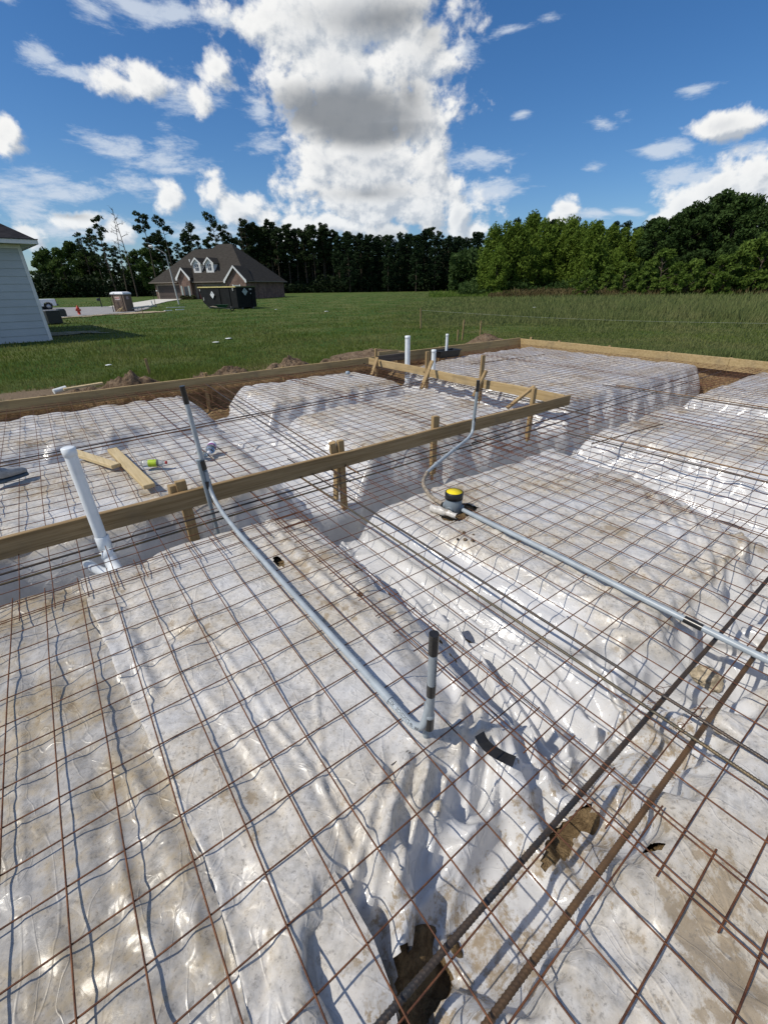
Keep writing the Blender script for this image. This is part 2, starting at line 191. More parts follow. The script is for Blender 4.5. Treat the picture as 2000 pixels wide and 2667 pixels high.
class MB:
    """Collects shapes in world space; build() links them as ONE mesh object (under parent when given)."""
    def __init__(s): s.v = []; s.f = []; s.sm = []
    def add(s, vs_, fs, smooth=False):
        o = len(s.v); s.v += [tuple(p) for p in vs_]; s.f += [tuple(i + o for i in f) for f in fs]; s.sm += [smooth] * len(fs); return s
    def box(s, c, size, rz=0.0, M=None, taper=1.0):
        hx, hy, hz_ = size[0] / 2, size[1] / 2, size[2] / 2
        R = M if M is not None else Matrix.Rotation(rz, 3, 'Z')
        P = [(-hx, -hy, -hz_), (hx, -hy, -hz_), (hx, hy, -hz_), (-hx, hy, -hz_), (-hx * taper, -hy * taper, hz_), (hx * taper, -hy * taper, hz_), (hx * taper, hy * taper, hz_), (-hx * taper, hy * taper, hz_)]
        return s.add([Vector(c) + R @ Vector(p) for p in P], [(0, 3, 2, 1), (4, 5, 6, 7), (0, 1, 5, 4), (1, 2, 6, 5), (2, 3, 7, 6), (3, 0, 4, 7)])
    def beam(s, a, b, w, h, up=(0, 0, 1)):
        """Square timber from a to b, w across, h along up."""
        a, b = Vector(a), Vector(b); d = (b - a).normalized(); sx = d.cross(Vector(up)).normalized(); uy = sx.cross(d).normalized()
        P = [p + sx * (i * w / 2) + uy * (j * h / 2) for p in (a, b) for i, j in ((-1, -1), (1, -1), (1, 1), (-1, 1))]
        return s.add(P, [(3, 2, 1, 0), (4, 5, 6, 7), (0, 1, 5, 4), (1, 2, 6, 5), (2, 3, 7, 6), (3, 0, 4, 7)])
    def tube(s, pts, r, n=12, caps=True):
        pts = [Vector(p) for p in pts]; rs = r if isinstance(r, (list, tuple)) else [r] * len(pts)
        V_ = []; F_ = []; prev = None
        for i, p in enumerate(pts):
            d = (pts[min(i + 1, len(pts) - 1)] - pts[max(i - 1, 0)]).normalized()
            if prev is None:
                ref = Vector((0, 0, 1)) if abs(d.z) < .9 else Vector((1, 0, 0)); x = d.cross(ref).normalized()
            else:
                x = (prev - d * prev.dot(d)).normalized()
            prev = x; y = d.cross(x)
            for k in range(n):
                t = 2 * math.pi * k / n; V_.append(p + (x * math.cos(t) + y * math.sin(t)) * rs[i])
        for i in range(len(pts) - 1):
            for k in range(n):
                a = i * n + k; b = i * n + (k + 1) % n; F_.append((a, b, b + n, a + n))
        s.add(V_, F_, True)
        if caps:
            s.add(V_[:n], [tuple(reversed(range(n)))]); s.add(V_[-n:], [tuple(range(n))])
        return s
    def lathe(s, prof, c, n=24, axis=(0, 0, 1)):
        ax = Vector(axis).normalized(); ref = Vector((1, 0, 0)) if abs(ax.x) < .9 else Vector((0, 1, 0)); x = ax.cross(ref).normalized(); y = ax.cross(x)
        V_ = [Vector(c) + ax * h + (x * math.cos(2 * math.pi * k / n) + y * math.sin(2 * math.pi * k / n)) * r for r, h in prof for k in range(n)]
        F_ = [(i * n + k, i * n + (k + 1) % n, (i + 1) * n + (k + 1) % n, (i + 1) * n + k) for i in range(len(prof) - 1) for k in range(n)]
        return s.add(V_, F_, True)
    def poly(s, pts): return s.add(pts, [tuple(range(len(pts)))])
    def prism(s, pts, d):
        """Flat outline pts extruded by vector d."""
        n = len(pts); d = Vector(d); P = [Vector(p) for p in pts]
        return s.add(P + [p + d for p in P], [tuple(reversed(range(n))), tuple(range(n, 2 * n))] + [(i, (i + 1) % n, n + (i + 1) % n, n + i) for i in range(n)])
    def build(s, name, mat, parent=None, bevel=0.0, fix=True):
        me = bpy.data.meshes.new(name); off = parent.matrix_world.translation if parent is not None and parent.parent is None else Vector()
        if parent is not None:
            off = Vector(parent.location); q = parent.parent
            while q is not None: off += Vector(q.location); q = q.parent
        me.from_pydata([tuple(Vector(p) - off) for p in s.v], [], s.f); me.polygons.foreach_set('use_smooth', s.sm)
        if fix or bevel:
            b = bmesh.new(); b.from_mesh(me); bmesh.ops.recalc_face_normals(b, faces=b.faces)
            if bevel: bmesh.ops.bevel(b, geom=[e for e in b.edges if len(e.link_faces) == 2 and e.calc_face_angle(0) > .5], offset=bevel, segments=1, affect='EDGES')
            b.to_mesh(me); b.free()
        me.materials.append(mat); me.update()
        return link(bpy.data.objects.new(name, me), parent)
def arc_path(pts, r=.08, n=6):
    """Polyline with its inner corners rounded."""
    P = [Vector(p) for p in pts]; out = [P[0]]
    for i in range(1, len(P) - 1):
        a, b, c = P[i - 1], P[i], P[i + 1]; u = (a - b); v_ = (c - b); rr = min(r, u.length * .48, v_.length * .48)
        p0 = b + u.normalized() * rr; p1 = b + v_.normalized() * rr
        for k in range(n + 1):
            t = k / n; out.append(p0 * (1 - t) ** 2 + b * 2 * t * (1 - t) + p1 * t * t)
    out.append(P[-1]); return out

# ------------------------------------------------------------------ numpy noise
def vnoise(x, y, seed=0):
    x = np.asarray(x, float); y = np.asarray(y, float)
    xi = np.floor(x).astype(np.int64); yi = np.floor(y).astype(np.int64); fx = x - xi; fy = y - yi
    def hsh(i, j):
        h = (i * 374761393 + j * 668265263 + seed * 1442695041) & 0xffffffff
        h = ((h ^ (h >> 13)) * 1274126177) & 0xffffffff
        return ((h ^ (h >> 16)) & 0xffff) / 65535.0
    sx = fx * fx * fx * (fx * (fx * 6 - 15) + 10); sy = fy * fy * fy * (fy * (fy * 6 - 15) + 10)
    a = hsh(xi, yi); b = hsh(xi + 1, yi); c = hsh(xi, yi + 1); d = hsh(xi + 1, yi + 1)
    return (a * (1 - sx) + b * sx) * (1 - sy) + (c * (1 - sx) + d * sx) * sy
def fbm(x, y, seed=0, o=4, g=.5):
    t = 0; a = 1; n = 0
    for k in range(o): t = t + a * vnoise(x * 2 ** k, y * 2 ** k, seed + k * 17); n += a; a *= g
    return t / n
def ridge(x, y, seed=0, p=1.0):
    return (1 - np.abs(2 * vnoise(x, y, seed) - 1)) ** p
def sstep(a, b, x):
    t = np.clip((x - a) / (b - a), 0, 1); return t * t * (3 - 2 * t)

# ------------------------------------------------------------------ materials
def material(name, build, rough=.7, spec=.4, metal=0.0):
    mt = bpy.data.materials.new(name); mt.use_nodes = True; T = NT(mt.node_tree); T.n.clear()
    o = T.node('ShaderNodeOutputMaterial'); p = T.node('ShaderNodeBsdfPrincipled')
    p.inputs['Roughness'].default_value = rough; p.inputs['Specular IOR Level'].default_value = spec; p.inputs['Metallic'].default_value = metal
    T.l.new(p.outputs[0], o.inputs[0]); T.p = p; T.o = o
    tc = T.node('ShaderNodeTexCoord'); T.pos = T.node('ShaderNodeNewGeometry').outputs['Position']; T.obj = tc.outputs['Object']
    build(T); return mt
def base(T, c): T.put(T.p.inputs['Base Color'], c)
def plain(name, c, rough=.6, spec=.4, var=.12, scale=6.0, metal=0.0, bump=0.0):
    def b(T):
        n = T.noise(T.pos, scale, 4.0, .6)
        lo = tuple(x * (1 - var) for x in c); hi = tuple(min(1, x * (1 + var)) for x in c)
        base(T, T.mix(T.step(n, .3, .7), lo, hi))
        if bump: T.put(T.p.inputs['Normal'], T.bump(T.noise(T.pos, scale * 8, 3.0), bump, .01))
    return material(name, b, rough, spec, metal)

def _film(T, d=1.0, used=1.0):
    z = T.xyz(T.pos)[2]
    n1 = T.noise(T.pos, 1.5, 5.0, .6); n2 = T.noise(T.pos, 5.0, 5.0, .65); n3 = T.noise(T.pos, 70.0, 4.0, .7); n4 = T.noise(T.pos, 14.0, 7.0, .72); n5 = T.noise(T.pos, 34.0, 5.0, .75)
    clean = T.mix(T.step(n2, .3, .7), (.53, .53, .53), (.64, .635, .63))
    damp = T.mix(T.step(T.m('ADD', T.m('MULTIPLY', n4, .45), T.m('MULTIPLY', n5, .55)), .36, .60), tuple(x * (1.25 - .25 * d) for x in (.385, .365, .33)), tuple(x * (1.12 - .12 * d) for x in (.63, .605, .565)))
    top = T.step(T.m('ADD', z, T.m('MULTIPLY', T.m('SUBTRACT', n2, .5), .06)), -.125, -.045)     # flat tops lie on damp soil and are walked on
    worn = T.m('MULTIPLY', T.m('MULTIPLY', top, used), T.step(n1, .25, .52), clamp=True)
    c = T.mix(worn, clean, damp)
    tan = T.m('MULTIPLY', T.step(T.m('ADD', T.m('MULTIPLY', n1, .55), T.m('MULTIPLY', n4, .45)), .43, .58), T.m('MULTIPLY_ADD', top, .46 * d, .05))
    c = T.mix(tan, c, (.455, .375, .25))
    mud = T.m('MULTIPLY', T.step(T.m('ADD', n4, T.m('MULTIPLY', T.m('SUBTRACT', n1, .5), 1.1)), .61, .70), T.m('MULTIPLY_ADD', top, .70, .12), clamp=True)
    spk = T.m('MULTIPLY', T.step(T.voro(T.pos, 60.0), .15, .08), T.step(n4, .46, .56), clamp=True)
    c = T.mix(T.m('MULTIPLY', spk, .30), c, (.16, .125, .085))
    c = T.mix(T.m('MULTIPLY', T.step(n3, .55, .68), T.m('MULTIPLY', worn, .35)), c, (.22, .20, .175))
    for hx, hy, hz_ in ((.335, .30, -.2), (.99, .28, -.22), (.56, .26, -.22), (2.2, 1.98, -.05), (1.2, .22, -.25), (1.6, .25, -.2)):       # soil tracked out round the tears
        dd = T.v('LENGTH', T.v('MULTIPLY', T.v('SUBTRACT', T.pos, (hx, hy, hz_)), (.75, 1, .6))); mud = T.m('MAXIMUM', mud, T.m('MULTIPLY', T.step(T.m('MULTIPLY_ADD', T.m('SUBTRACT', n4, .5), 1.1, dd), .15, .06), T.step(n5, .38, .60, .25, 1.0)))
    c = T.mix(T.m('MULTIPLY', mud, .85), c, T.mix(n3, (.19, .13, .065), (.38, .29, .17)))
    spk = T.m('MULTIPLY', T.step(T.voro(T.pos, 46.0), .13, .07), T.step(n4, .46, .56), clamp=True)
    c = T.mix(T.m('MULTIPLY', spk, .30), c, (.13, .10, .07))
    c = T.mix(T.m('MULTIPLY', T.step(n3, .54, .68), T.m('MULTIPLY', worn, .45)), c, (.17, .155, .135))
    if d > 1.5: c = T.mix(1.0, c, (.80, .785, .76), 'MULTIPLY')
    base(T, c)
    T.put(T.p.inputs['Roughness'], T.mix(T.m('MULTIPLY', worn, .8), (.17, .17, .17), (.40, .40, .40)))
    cv = T.node('ShaderNodeTexVoronoi', feature='F1'); T.put(cv.inputs['Vector'], T.v('ADD', T.pos, T.v('MULTIPLY', T.comb(n2, n4, n1), (.16, .16, .16)))); T.put(cv.inputs['Scale'], 7.5)
    cr2 = T.noise(T.mapping(T.pos, scale=(1, 1, 1.6)), 11.0, 2.0, .5, 1.2)
    cl = None
    for sc, ds, sd in ((1.7, 1.6, 0.0), (2.9, 1.1, 4.0), (5.2, .8, 9.0)):                   # long wandering crinkle lines
        nn = T.noise(T.v('ADD', T.mapping(T.pos, scale=(1, .55, 1)), (sd, sd * .7, 0)), sc, 2.0, .45, ds); ln = T.step(T.m('ABSOLUTE', T.m('SUBTRACT', nn, .5)), .011, .0)
        cl = ln if cl is None else T.m('MAXIMUM', cl, ln)
    h = T.m('ADD', T.m('MULTIPLY', cl, .75), T.m('ADD', T.m('MULTIPLY', cv.outputs['Distance'], .5), T.m('MULTIPLY_ADD', T.m('ABSOLUTE', T.m('SUBTRACT', cr2, .5)), 1.3, T.m('MULTIPLY', n5, .25))))
    T.put(T.p.inputs['Normal'], T.bump(h, .26, .010))
M_FILM = material("polyethylene_film", lambda T: _film(T, .85), .35, .5); M_FILM_CLEAN = material("clean_polyethylene_film", lambda T: _film(T, .12, .15), .3, .5); M_FILM_GREY = material("dirty_polyethylene_film", lambda T: _film(T, 1.9), .4, .5)

def _soil(T):
    n = T.noise(T.pos, 3.0, 6.0, .65); n2 = T.noise(T.pos, 28.0, 6.0, .7)
    c = T.mix(T.step(n, .3, .7), (.20, .135, .068), (.40, .285, .155)); c = T.mix(T.step(n2, .42, .62, 0, .6), c, (.07, .043, .024))
    base(T, c); T.put(T.p.inputs['Normal'], T.bump(T.m('ADD', n2, T.noise(T.pos, 90.0, 4.0, .7)), .9, .03))
M_SOIL = material("brown_soil", _soil, .95, .1)
def _mound(T):
    n = T.noise(T.pos, 4.0, 6.0, .65); n2 = T.noise(T.pos, 22.0, 6.0, .7)
    c = T.mix(T.step(n, .3, .7), (.14, .095, .06), (.27, .20, .135)); c = T.mix(T.step(n2, .45, .62, 0, .7), c, (.085, .058, .036))
    base(T, c); T.put(T.p.inputs['Normal'], T.bump(n2, 1.0, .05))
M_MOUND = material("dry_spoil_soil", _mound, .95, .1)

def _rust(T):
    n = T.noise(T.pos, 18.0, 5.0, .65); n2 = T.noise(T.pos, 120.0, 3.0, .6)
    c = T.mix(T.step(n, .32, .68), (.068, .026, .015), (.185, .072, .030)); c = T.mix(T.step(n2, .5, .75, 0, .5), c, (.21, .105, .045))
    base(T, c); T.put(T.p.inputs['Normal'], T.bump(n2, .3, .003))
M_WIRE = material("rusty_wire", _rust, .65, .4, .25)
def rebar_mat(name, a, b):
    def f(T):
        n = T.noise(T.pos, 5.0, 5.0, .65); n2 = T.noise(T.pos, 90.0, 3.0, .6)
        c = T.mix(T.step(n, .35, .62), a, b); c = T.mix(T.step(n2, .5, .75, 0, .4), c, (.20, .115, .05))
        base(T, c)
    return material(name, f, .5, .5, .5)
M_BAR_DARK = rebar_mat("dark_rebar_steel", (.045, .045, .047), (.085, .062, .046))
M_BAR_RUST = rebar_mat("rusty_rebar_steel", (.095, .060, .036), (.20, .115, .055))
M_BAR_OLIVE = rebar_mat("weathered_rebar_steel", (.075, .068, .050), (.150, .110, .060))

def wood_mat(name, a, b, knots=True, axis='X', wear=.3):
    def f(T):
        sc = {'X': (.6, 9, 16), 'Y': (9, .6, 16), 'Z': (14, 14, .8)}[axis]
        p = T.mapping(T.pos, scale=sc)
        g = T.noise(p, 2.2, 6.0, .65, .6); g2 = T.noise(p, 9.0, 3.0, .6)
        c = T.mix(T.step(g, .30, .70), a, b); c = T.mix(T.step(g2, .50, .80, 0, .45), c, tuple(x * .55 for x in a))
        d = T.noise(T.pos, 2.6, 4.0, .6)
        c = T.mix(T.step(d, .52, .74, 0, wear), c, (.135, .115, .09))
        if knots:
            k = T.voro(T.mapping(T.pos, scale=(1.0, 1.0, 2.2)), 2.1)
            c = T.mix(T.step(k, .085, .045, 0, .85), c, (.075, .045, .02))
        base(T, c); T.put(T.p.inputs['Normal'], T.bump(g2, .35, .004))
    return material(name, f, .75, .25)
M_BOARD_X = wood_mat("weathered_pine_board_x", (.235, .152, .068), (.375, .265, .140), True, 'X', .45)
M_BOARD_Y = wood_mat("weathered_pine_board_y", (.36, .25, .115), (.50, .37, .195), True, 'Y', .35)
M_BOARD_FAR = wood_mat("yellow_pine_board", (.34, .24, .11), (.50, .37, .19), True, 'X', .4)
M_STAKE = wood_mat("fresh_pine_stake", (.28, .185, .085), (.41, .295, .15), False, 'Z', .2)
M_OFFCUT = wood_mat("pale_pine_offcut", (.47, .36, .19), (.62, .50, .30), False, 'Y', .3)
M_OLDWOOD = wood_mat("dark_wet_board", (.10, .085, .07), (.19, .16, .13), True, 'X', .3)
M_PVC = plain("white_pvc", (.74, .78, .80), .35, .5, .05, 9.0)
M_PVC_DIRTY = plain("chalky_white_pvc", (.68, .70, .68), .5, .4, .14, 14.0)
M_CONDUIT = plain("grey_pvc_conduit", (.34, .38, .405), .38, .5, .10, 14.0)
M_CONDUIT_D = plain("dark_grey_pvc_conduit", (.24, .28, .30), .42, .5, .12, 12.0)
M_FITTING = plain("slate_grey_pvc_box", (.19, .225, .25), .42, .5, .08, 12.0)
M_TAPE = plain("black_vinyl_tape", (.020, .019, .018), .28, .5, .25, 40.0)
M_BLACK = plain("black_plastic", (.015, .015, .016), .4, .5, .2, 10.0)
M_YELLOW = plain("yellow_plastic", (.86, .66, .015), .55, .4, .06, 30.0)
M_INK = plain("black_ink", (.02, .02, .022), .6, .2, .1, 30.0)
M_DIRTYTUBE = plain("muddy_flexible_conduit", (.27, .225, .17), .6, .3, .4, 30.0)

# ------------------------------------------------------------------ the slab pad: trenches cut in it, film draped over it
# each trench: axis it runs along, then stations (s, near lip, near toe, far toe, far lip), depth, start, end
TRENCH = [
    ('x', [(-3, .0, .15, .30, .52), (.0, .0, .15, .30, .60), (.3, .02, .15, .31, .74), (.8, .02, .14, .34, .78), (1.3, .0, .12, .36, .62), (2.2, -.02, .12, .34, .54), (11, .0, .12, .36, .6)], .27, .02, 12),
    ('x', [(-3, 2.72, 2.82, 3.28, 3.38), (.9, 2.72, 2.84, 3.28, 3.40), (1.7, 2.36, 2.66, 3.26, 3.46), (6, 2.36, 2.66, 3.24, 3.52), (11, 2.45, 2.75, 3.25, 3.6)], .78, -4, 12),
    ('x', [(-3, 5.06, 5.34, 5.74, 6.10), (5.4, 5.34, 5.64, 6.0, 6.40)], .40, -4, 5.5),
    ('x', [(-3, 7.55, 8.02, 8.6, 9.6), (11, 7.62, 8.05, 8.6, 9.6)], .45, -4, 12),
    ('y', [(.3, .72, 1.26, 1.64, 2.06), (.9, .82, 1.34, 1.64, 2.02), (1.4, 1.00, 1.40, 1.64, 1.96), (2.0, 1.10, 1.42, 1.64, 1.88), (2.6, 1.02, 1.34, 1.64, 1.84)], .33, .2, 2.9),
    ('y', [(3.3, 1.20, 1.66, 2.04, 2.50), (5, 1.30, 1.78, 2.16, 2.56), (8, 1.50, 1.93, 2.32, 2.75)], .42, 3.2, 9),
    ('y', [(.3, 3.15, 3.85, 4.5, 5.1), (1.3, 3.65, 4.2, 4.6, 5.1), (2.6, 3.95, 4.33, 4.62, 5.0)], .36, .2, 2.9),
    ('y', [(3.2, 4.86, 5.2, 5.62, 6.05), (8, 4.86, 5.2, 5.62, 6.05)], .40, 3.1, 9),
    ('y', [(-3, 6.80, 7.15, 7.52, 7.90), (3, 6.8, 7.15, 7.55, 7.92)], .36, -4, 3.1),
    ('y', [(-3, 10.66, 10.92, 11.3, 12.2), (9, 10.66, 10.92, 11.3, 12.2)], .30, -4, 12),
]
CREASES = [
    ([(-.086, 2.303), (-.073, 1.977), (-.052, 1.608)], .024, .020), ([(.25, 1.75), (.266, 1.64), (.289, 1.187), (.313, 1.02), (.328, .823), (.314, .652), (.309, .559)], .017, .012),
    ([(.523, 1.235), (.399, .955), (.328, .818)], .010, .010), ([(.93, 2.4), (.927, 2.289), (.916, 1.493), (.883, 1.182)], .016, .03), ([(1.50, 1.5), (1.418, 1.145), (1.345, .769), (1.23, .463)], .05, .030),
    ([(1.20, 1.6), (1.144, 1.175), (1.052, .805), (.976, .614)], .020, .022), ([(-.5, 1.8), (-.5, 1.312), (-.483, .8)], .007, .007), ([(-.261, 1.131), (-.261, .909), (-.21, .721)], .018, .020),
    ([(-.182, 1.271), (-.12, .847), (-.129, .66)], .018, .016), ([(-.527, 1.132), (-.412, .855)], .012, .020), ([(.05, 1.9), (.15, 1.3), (.2, .9)], .010, .012), ([(1.62, 1.7), (1.60, .9), (1.50, .45)], .035, .025),
    ([(1.28, 1.9), (1.30, 1.2), (1.15, .55)], .030, .018), ([(2.35, 1.75), (3.0, 1.2), (3.3, .8)], .016, .02), ([(2.2, 1.45), (2.9, .85)], .02, .02), ([(2.5, 2.3), (3.4, 1.9), (3.9, 1.5)], .014, .018), ([(1.9, 1.5), (1.95, .9), (2.2, .55)], .018, .02),
    ([(.45, .35), (.9, .52), (1.3, .48), (1.7, .40)], .03, .03), ([(.9, -.02), (1.4, -.05), (2.2, .0)], .02, .035), ([(.6, .1), (.9, -.25), (1.3, -.5)], .012, .02), ([(1.6, -.1), (2.1, -.3), (2.6, -.6)], .014, .02),
    ([(.623, .724), (.438, .598), (.293, .498)], .030, .020), ([(.531, .742), (.361, .616), (.239, .528)], .024, .016), ([(.676, .667), (.522, .562), (.366, .465)], .036, .020), ([(.722, .615), (.615, .551), (.526, .491)], .026, .015), ([(1.031, .838), (.892, .714), (.765, .599)], .030, .020),
    ([(1.019, .727), (.881, .622), (.748, .528)], .028, .018), ([(.975, .589), (.818, .475)], .026, .014), ([(1.488, 1.149), (1.502, .953), (1.426, .696), (1.335, .486), (1.203, .357)], .050, .028), ([(1.442, 1.308), (1.392, 1.037), (1.278, .754), (1.135, .529)], .042, .022),
    ([(1.1, .436), (.728, .465), (.405, .425), (.29, .368)], .035, .03), ([(1.256, .437), (1.36, .4), (1.548, .37)], .04, .02), ([(1.709, .941), (1.623, .663), (1.461, .39)], .034, .022), ([(1.839, .841), (1.722, .527), (1.599, .331)], .030, .020), ([(.956, 2.745), (.928, 2.084), (.942, 1.652)], .018, .018),
    ([(1.295, 2.021), (1.262, 1.534), (1.252, 1.145)], .030, .022), ([(1.494, 1.987), (1.434, 1.493), (1.465, 1.128)], .036, .022), ([(1.617, 1.657), (1.579, 1.202), (1.709, .941)], .030, .02), ([(1.492, 2.638), (1.336, 1.99)], .024, .018),
    ([(3.634, 1.216), (3.134, .837), (2.711, .601)], .028, .022), ([(3.631, .801), (3.161, .571), (2.763, .419)], .030, .02), ([(3.609, .976), (3.115, .665), (2.734, .487)], .024, .016), ([(3.651, .638), (3.123, .434)], .024, .018), ([(2.519, .85), (2.359, .6), (2.137, .431)], .022, .018), ([(2.151, 1.604), (2.093, 1.079), (2.157, .757)], .022, .016),
]
EDGE_Y = [-3, .4, .61, .78, 1.2, 1.57, 2.53, 3.2]; EDGE_X = [-.10, -.065, -.061, -.051, -.094, -.133, -.217, -.25]
def seg_dist(X, Y, pts):
    d = np.full(X.shape, 9.0)
    for (ax, ay), (bx, by) in zip(pts[:-1], pts[1:]):
        vx, vy = bx - ax, by - ay; L = vx * vx + vy * vy
        t = np.clip(((X - ax) * vx + (Y - ay) * vy) / L, 0, 1)
        d = np.minimum(d, np.hypot(X - ax - vx * t, Y - ay - vy * t))
    return d
def crumple(X, Y, seed, f0, n, spread=3.1416, th0=0.0):
    """Sharp creased facets: triangle waves in several directions, each fading in and out."""
    rg = np.random.default_rng(seed); h = 0
    for i in range(n):
        th = th0 + spread * (rg.random() - .5); f = f0 * (1 + 1.6 * rg.random()); c, s = math.cos(th), math.sin(th)
        t = (X * c + Y * s) * f + 1.5 * vnoise(X * f0 * .45 + 7 * i, Y * f0 * .45, seed + 3 * i) + rg.random() * 9
        A = np.clip(vnoise(X * f0 * .6 + 3 * i, Y * f0 * .6 - 5 * i, seed + 50 + i) * 2.2 - .8, 0, 1)
        tri = np.abs((t % 1) - .5) * 2; h = h + A * (tri - .5) / f
    return h
def pad_floor(X, Y):
    """Smooth cut ground: height, trench share 0..1, looseness of the sheet lying there."""
    jx = .14 * (fbm(X * 1.9, Y * 1.9, 3, 2) - .5); jy = .14 * (fbm(X * 1.9, Y * 1.9, 9, 2) - .5)
    depth = np.zeros(X.shape); pmax = np.zeros(X.shape); loose = np.zeros(X.shape)
    for k, (ax, st, dep, s0, s1) in enumerate(TRENCH):
        s, c = (X, Y + jy) if ax == 'x' else (Y, X + jx)
        S = [q[0] for q in st]; a, b, e, f = (np.interp(s, S, [q[i] for q in st]) for i in (1, 2, 3, 4))
        m = sstep(s0 - .12, s0 + .12, s) * (1 - sstep(s1 - .12, s1 + .12, s))
        p = np.minimum(sstep(a, b, c), 1 - sstep(e, f, c)) * m
        depth = np.maximum(depth, p * dep); pmax = np.maximum(pmax, p)
        loose = np.maximum(loose, np.minimum(sstep(a - .22, a + .1, c), 1 - sstep(f - .1, f + .22, c)) * m)
    return -.022 - depth + .014 * (fbm(X * 1.6, Y * 1.6, 5, 3) - .5), pmax, loose

def drape(gx, gy, iters, seed, slack=.15, kb=.5, span=5, grav=.00025, ceil=-.008, seedf=5.0, aniso=False, lift=0.0):
    """A loose plastic sheet settled onto the cut ground: a grid of points under gravity, kept from stretching, stiff against tight bends,
    held below the wire mesh and by the ground's grip. Returns an (ny, nx, 3) array."""
    X, Y = np.meshgrid(gx, gy); ny, nx = X.shape
    Z0, p0, _ = pad_floor(X, Y); E = (.004 + slack * sstep(.03, .35, p0) * (.6 + .8 * vnoise(X * 1.3, Y * 1.3, 77)))
    ky = .11 if aniso else 1.0; n = 1.6 * vnoise(X * seedf + Y * 1.5 * aniso + 1.2 * vnoise(X * 3, Y * 3, 9), Y * seedf * ky, seed) + .5 * vnoise(X * seedf * 2.8, Y * seedf * 2.8 * ky, seed + 1) - 1.0
    Z0 = Z0 + lift
    P = np.stack([X, Y, np.minimum(Z0 + .01 + E * .55 * (n + .55), ceil)], -1).reshape(-1, 3); S = np.stack([X, Y, Z0], -1).reshape(-1, 3); Ef = E.ravel()
    Ex = Ef; Ey = Ef * (.03 if aniso else 1.0)          # a sheet bunched along X falls into folds that run along Y
    w = np.ones((ny, nx)); w[0] = w[-1] = 0; w[:, 0] = w[:, -1] = 0; w = w.ravel(); fam = []
    def pairs(di, dj, k, push):
        d = max(di, abs(dj))
        for o in range(2 * d if not (di and dj) else 2):
            if di == 0: ia = np.arange(ny); ja = np.arange(o, nx - dj, 2 * dj)
            elif dj == 0: ia = np.arange(o, ny - di, 2 * di); ja = np.arange(nx)
            else: ia = np.arange(o, ny - 1, 2); ja = np.arange(max(0, -dj), nx - max(0, dj))
            A = (ia[:, None] * nx + ja[None, :]).ravel(); B = ((ia + di)[:, None] * nx + (ja + dj)[None, :]).ravel()
            D_ = S[A] - S[B]; D_[:, 0] *= 1 + (Ex[A] + Ex[B]) / 2; D_[:, 1] *= 1 + (Ey[A] + Ey[B]) / 2; L = np.linalg.norm(D_, axis=1) * (.965 if push else 1); ws = w[A] + w[B] + 1e-9
            fam.append((A, B, L, k * w[A] / ws, k * w[B] / ws, push))
    pairs(0, 1, 1., False); pairs(1, 0, 1., False); pairs(1, 1, .8, False); pairs(1, -1, .8, False); pairs(0, span, kb, True); pairs(span, 0, kb, True); pairs(0, 2, kb * 1.5, True); pairs(2, 0, kb * 1.5, True)
    V = np.zeros_like(P); fl = Z0.ravel()
    for it in range(iters):
        V[:, 2] -= grav; old = P.copy(); P = P + V * w[:, None]
        for A, B, L, ka, kb_, push in fam:
            d = P[B] - P[A]; l = np.sqrt((d * d).sum(1)) + 1e-9; s = (l - L) / l
            if push: s = np.minimum(s, 0)
            P[A] += d * (s * ka)[:, None]; P[B] -= d * (s * kb_)[:, None]
        if it % 6 == 0: fl = pad_floor(P[:, 0].reshape(ny, nx), P[:, 1].reshape(ny, nx))[0].ravel() - .008 + lift
        hit = P[:, 2] < fl; P[hit, 2] = fl[hit]; P[hit, :2] = old[hit, :2] + (P[hit, :2] - old[hit, :2]) * .3
        P[:, 2] = np.minimum(P[:, 2], ceil); V = np.clip((P - old) * .9, -.02, .02)
    return P.reshape(ny, nx, 3)
def finer(P):
    """Twice as many points both ways, on a smooth curve through the old ones."""
    for ax in (0, 1):
        P = np.moveaxis(P, ax, 0); E_ = np.concatenate([2 * P[:1] - P[1:2], P, 2 * P[-1:] - P[-2:-1]]); mid = (-E_[:-3] + 9 * E_[1:-2] + 9 * E_[2:-1] - E_[3:]) / 16
        out = np.empty((2 * len(P) - 1,) + P.shape[1:]); out[::2] = P; out[1::2] = mid; P = np.moveaxis(out, 0, ax)
    return P
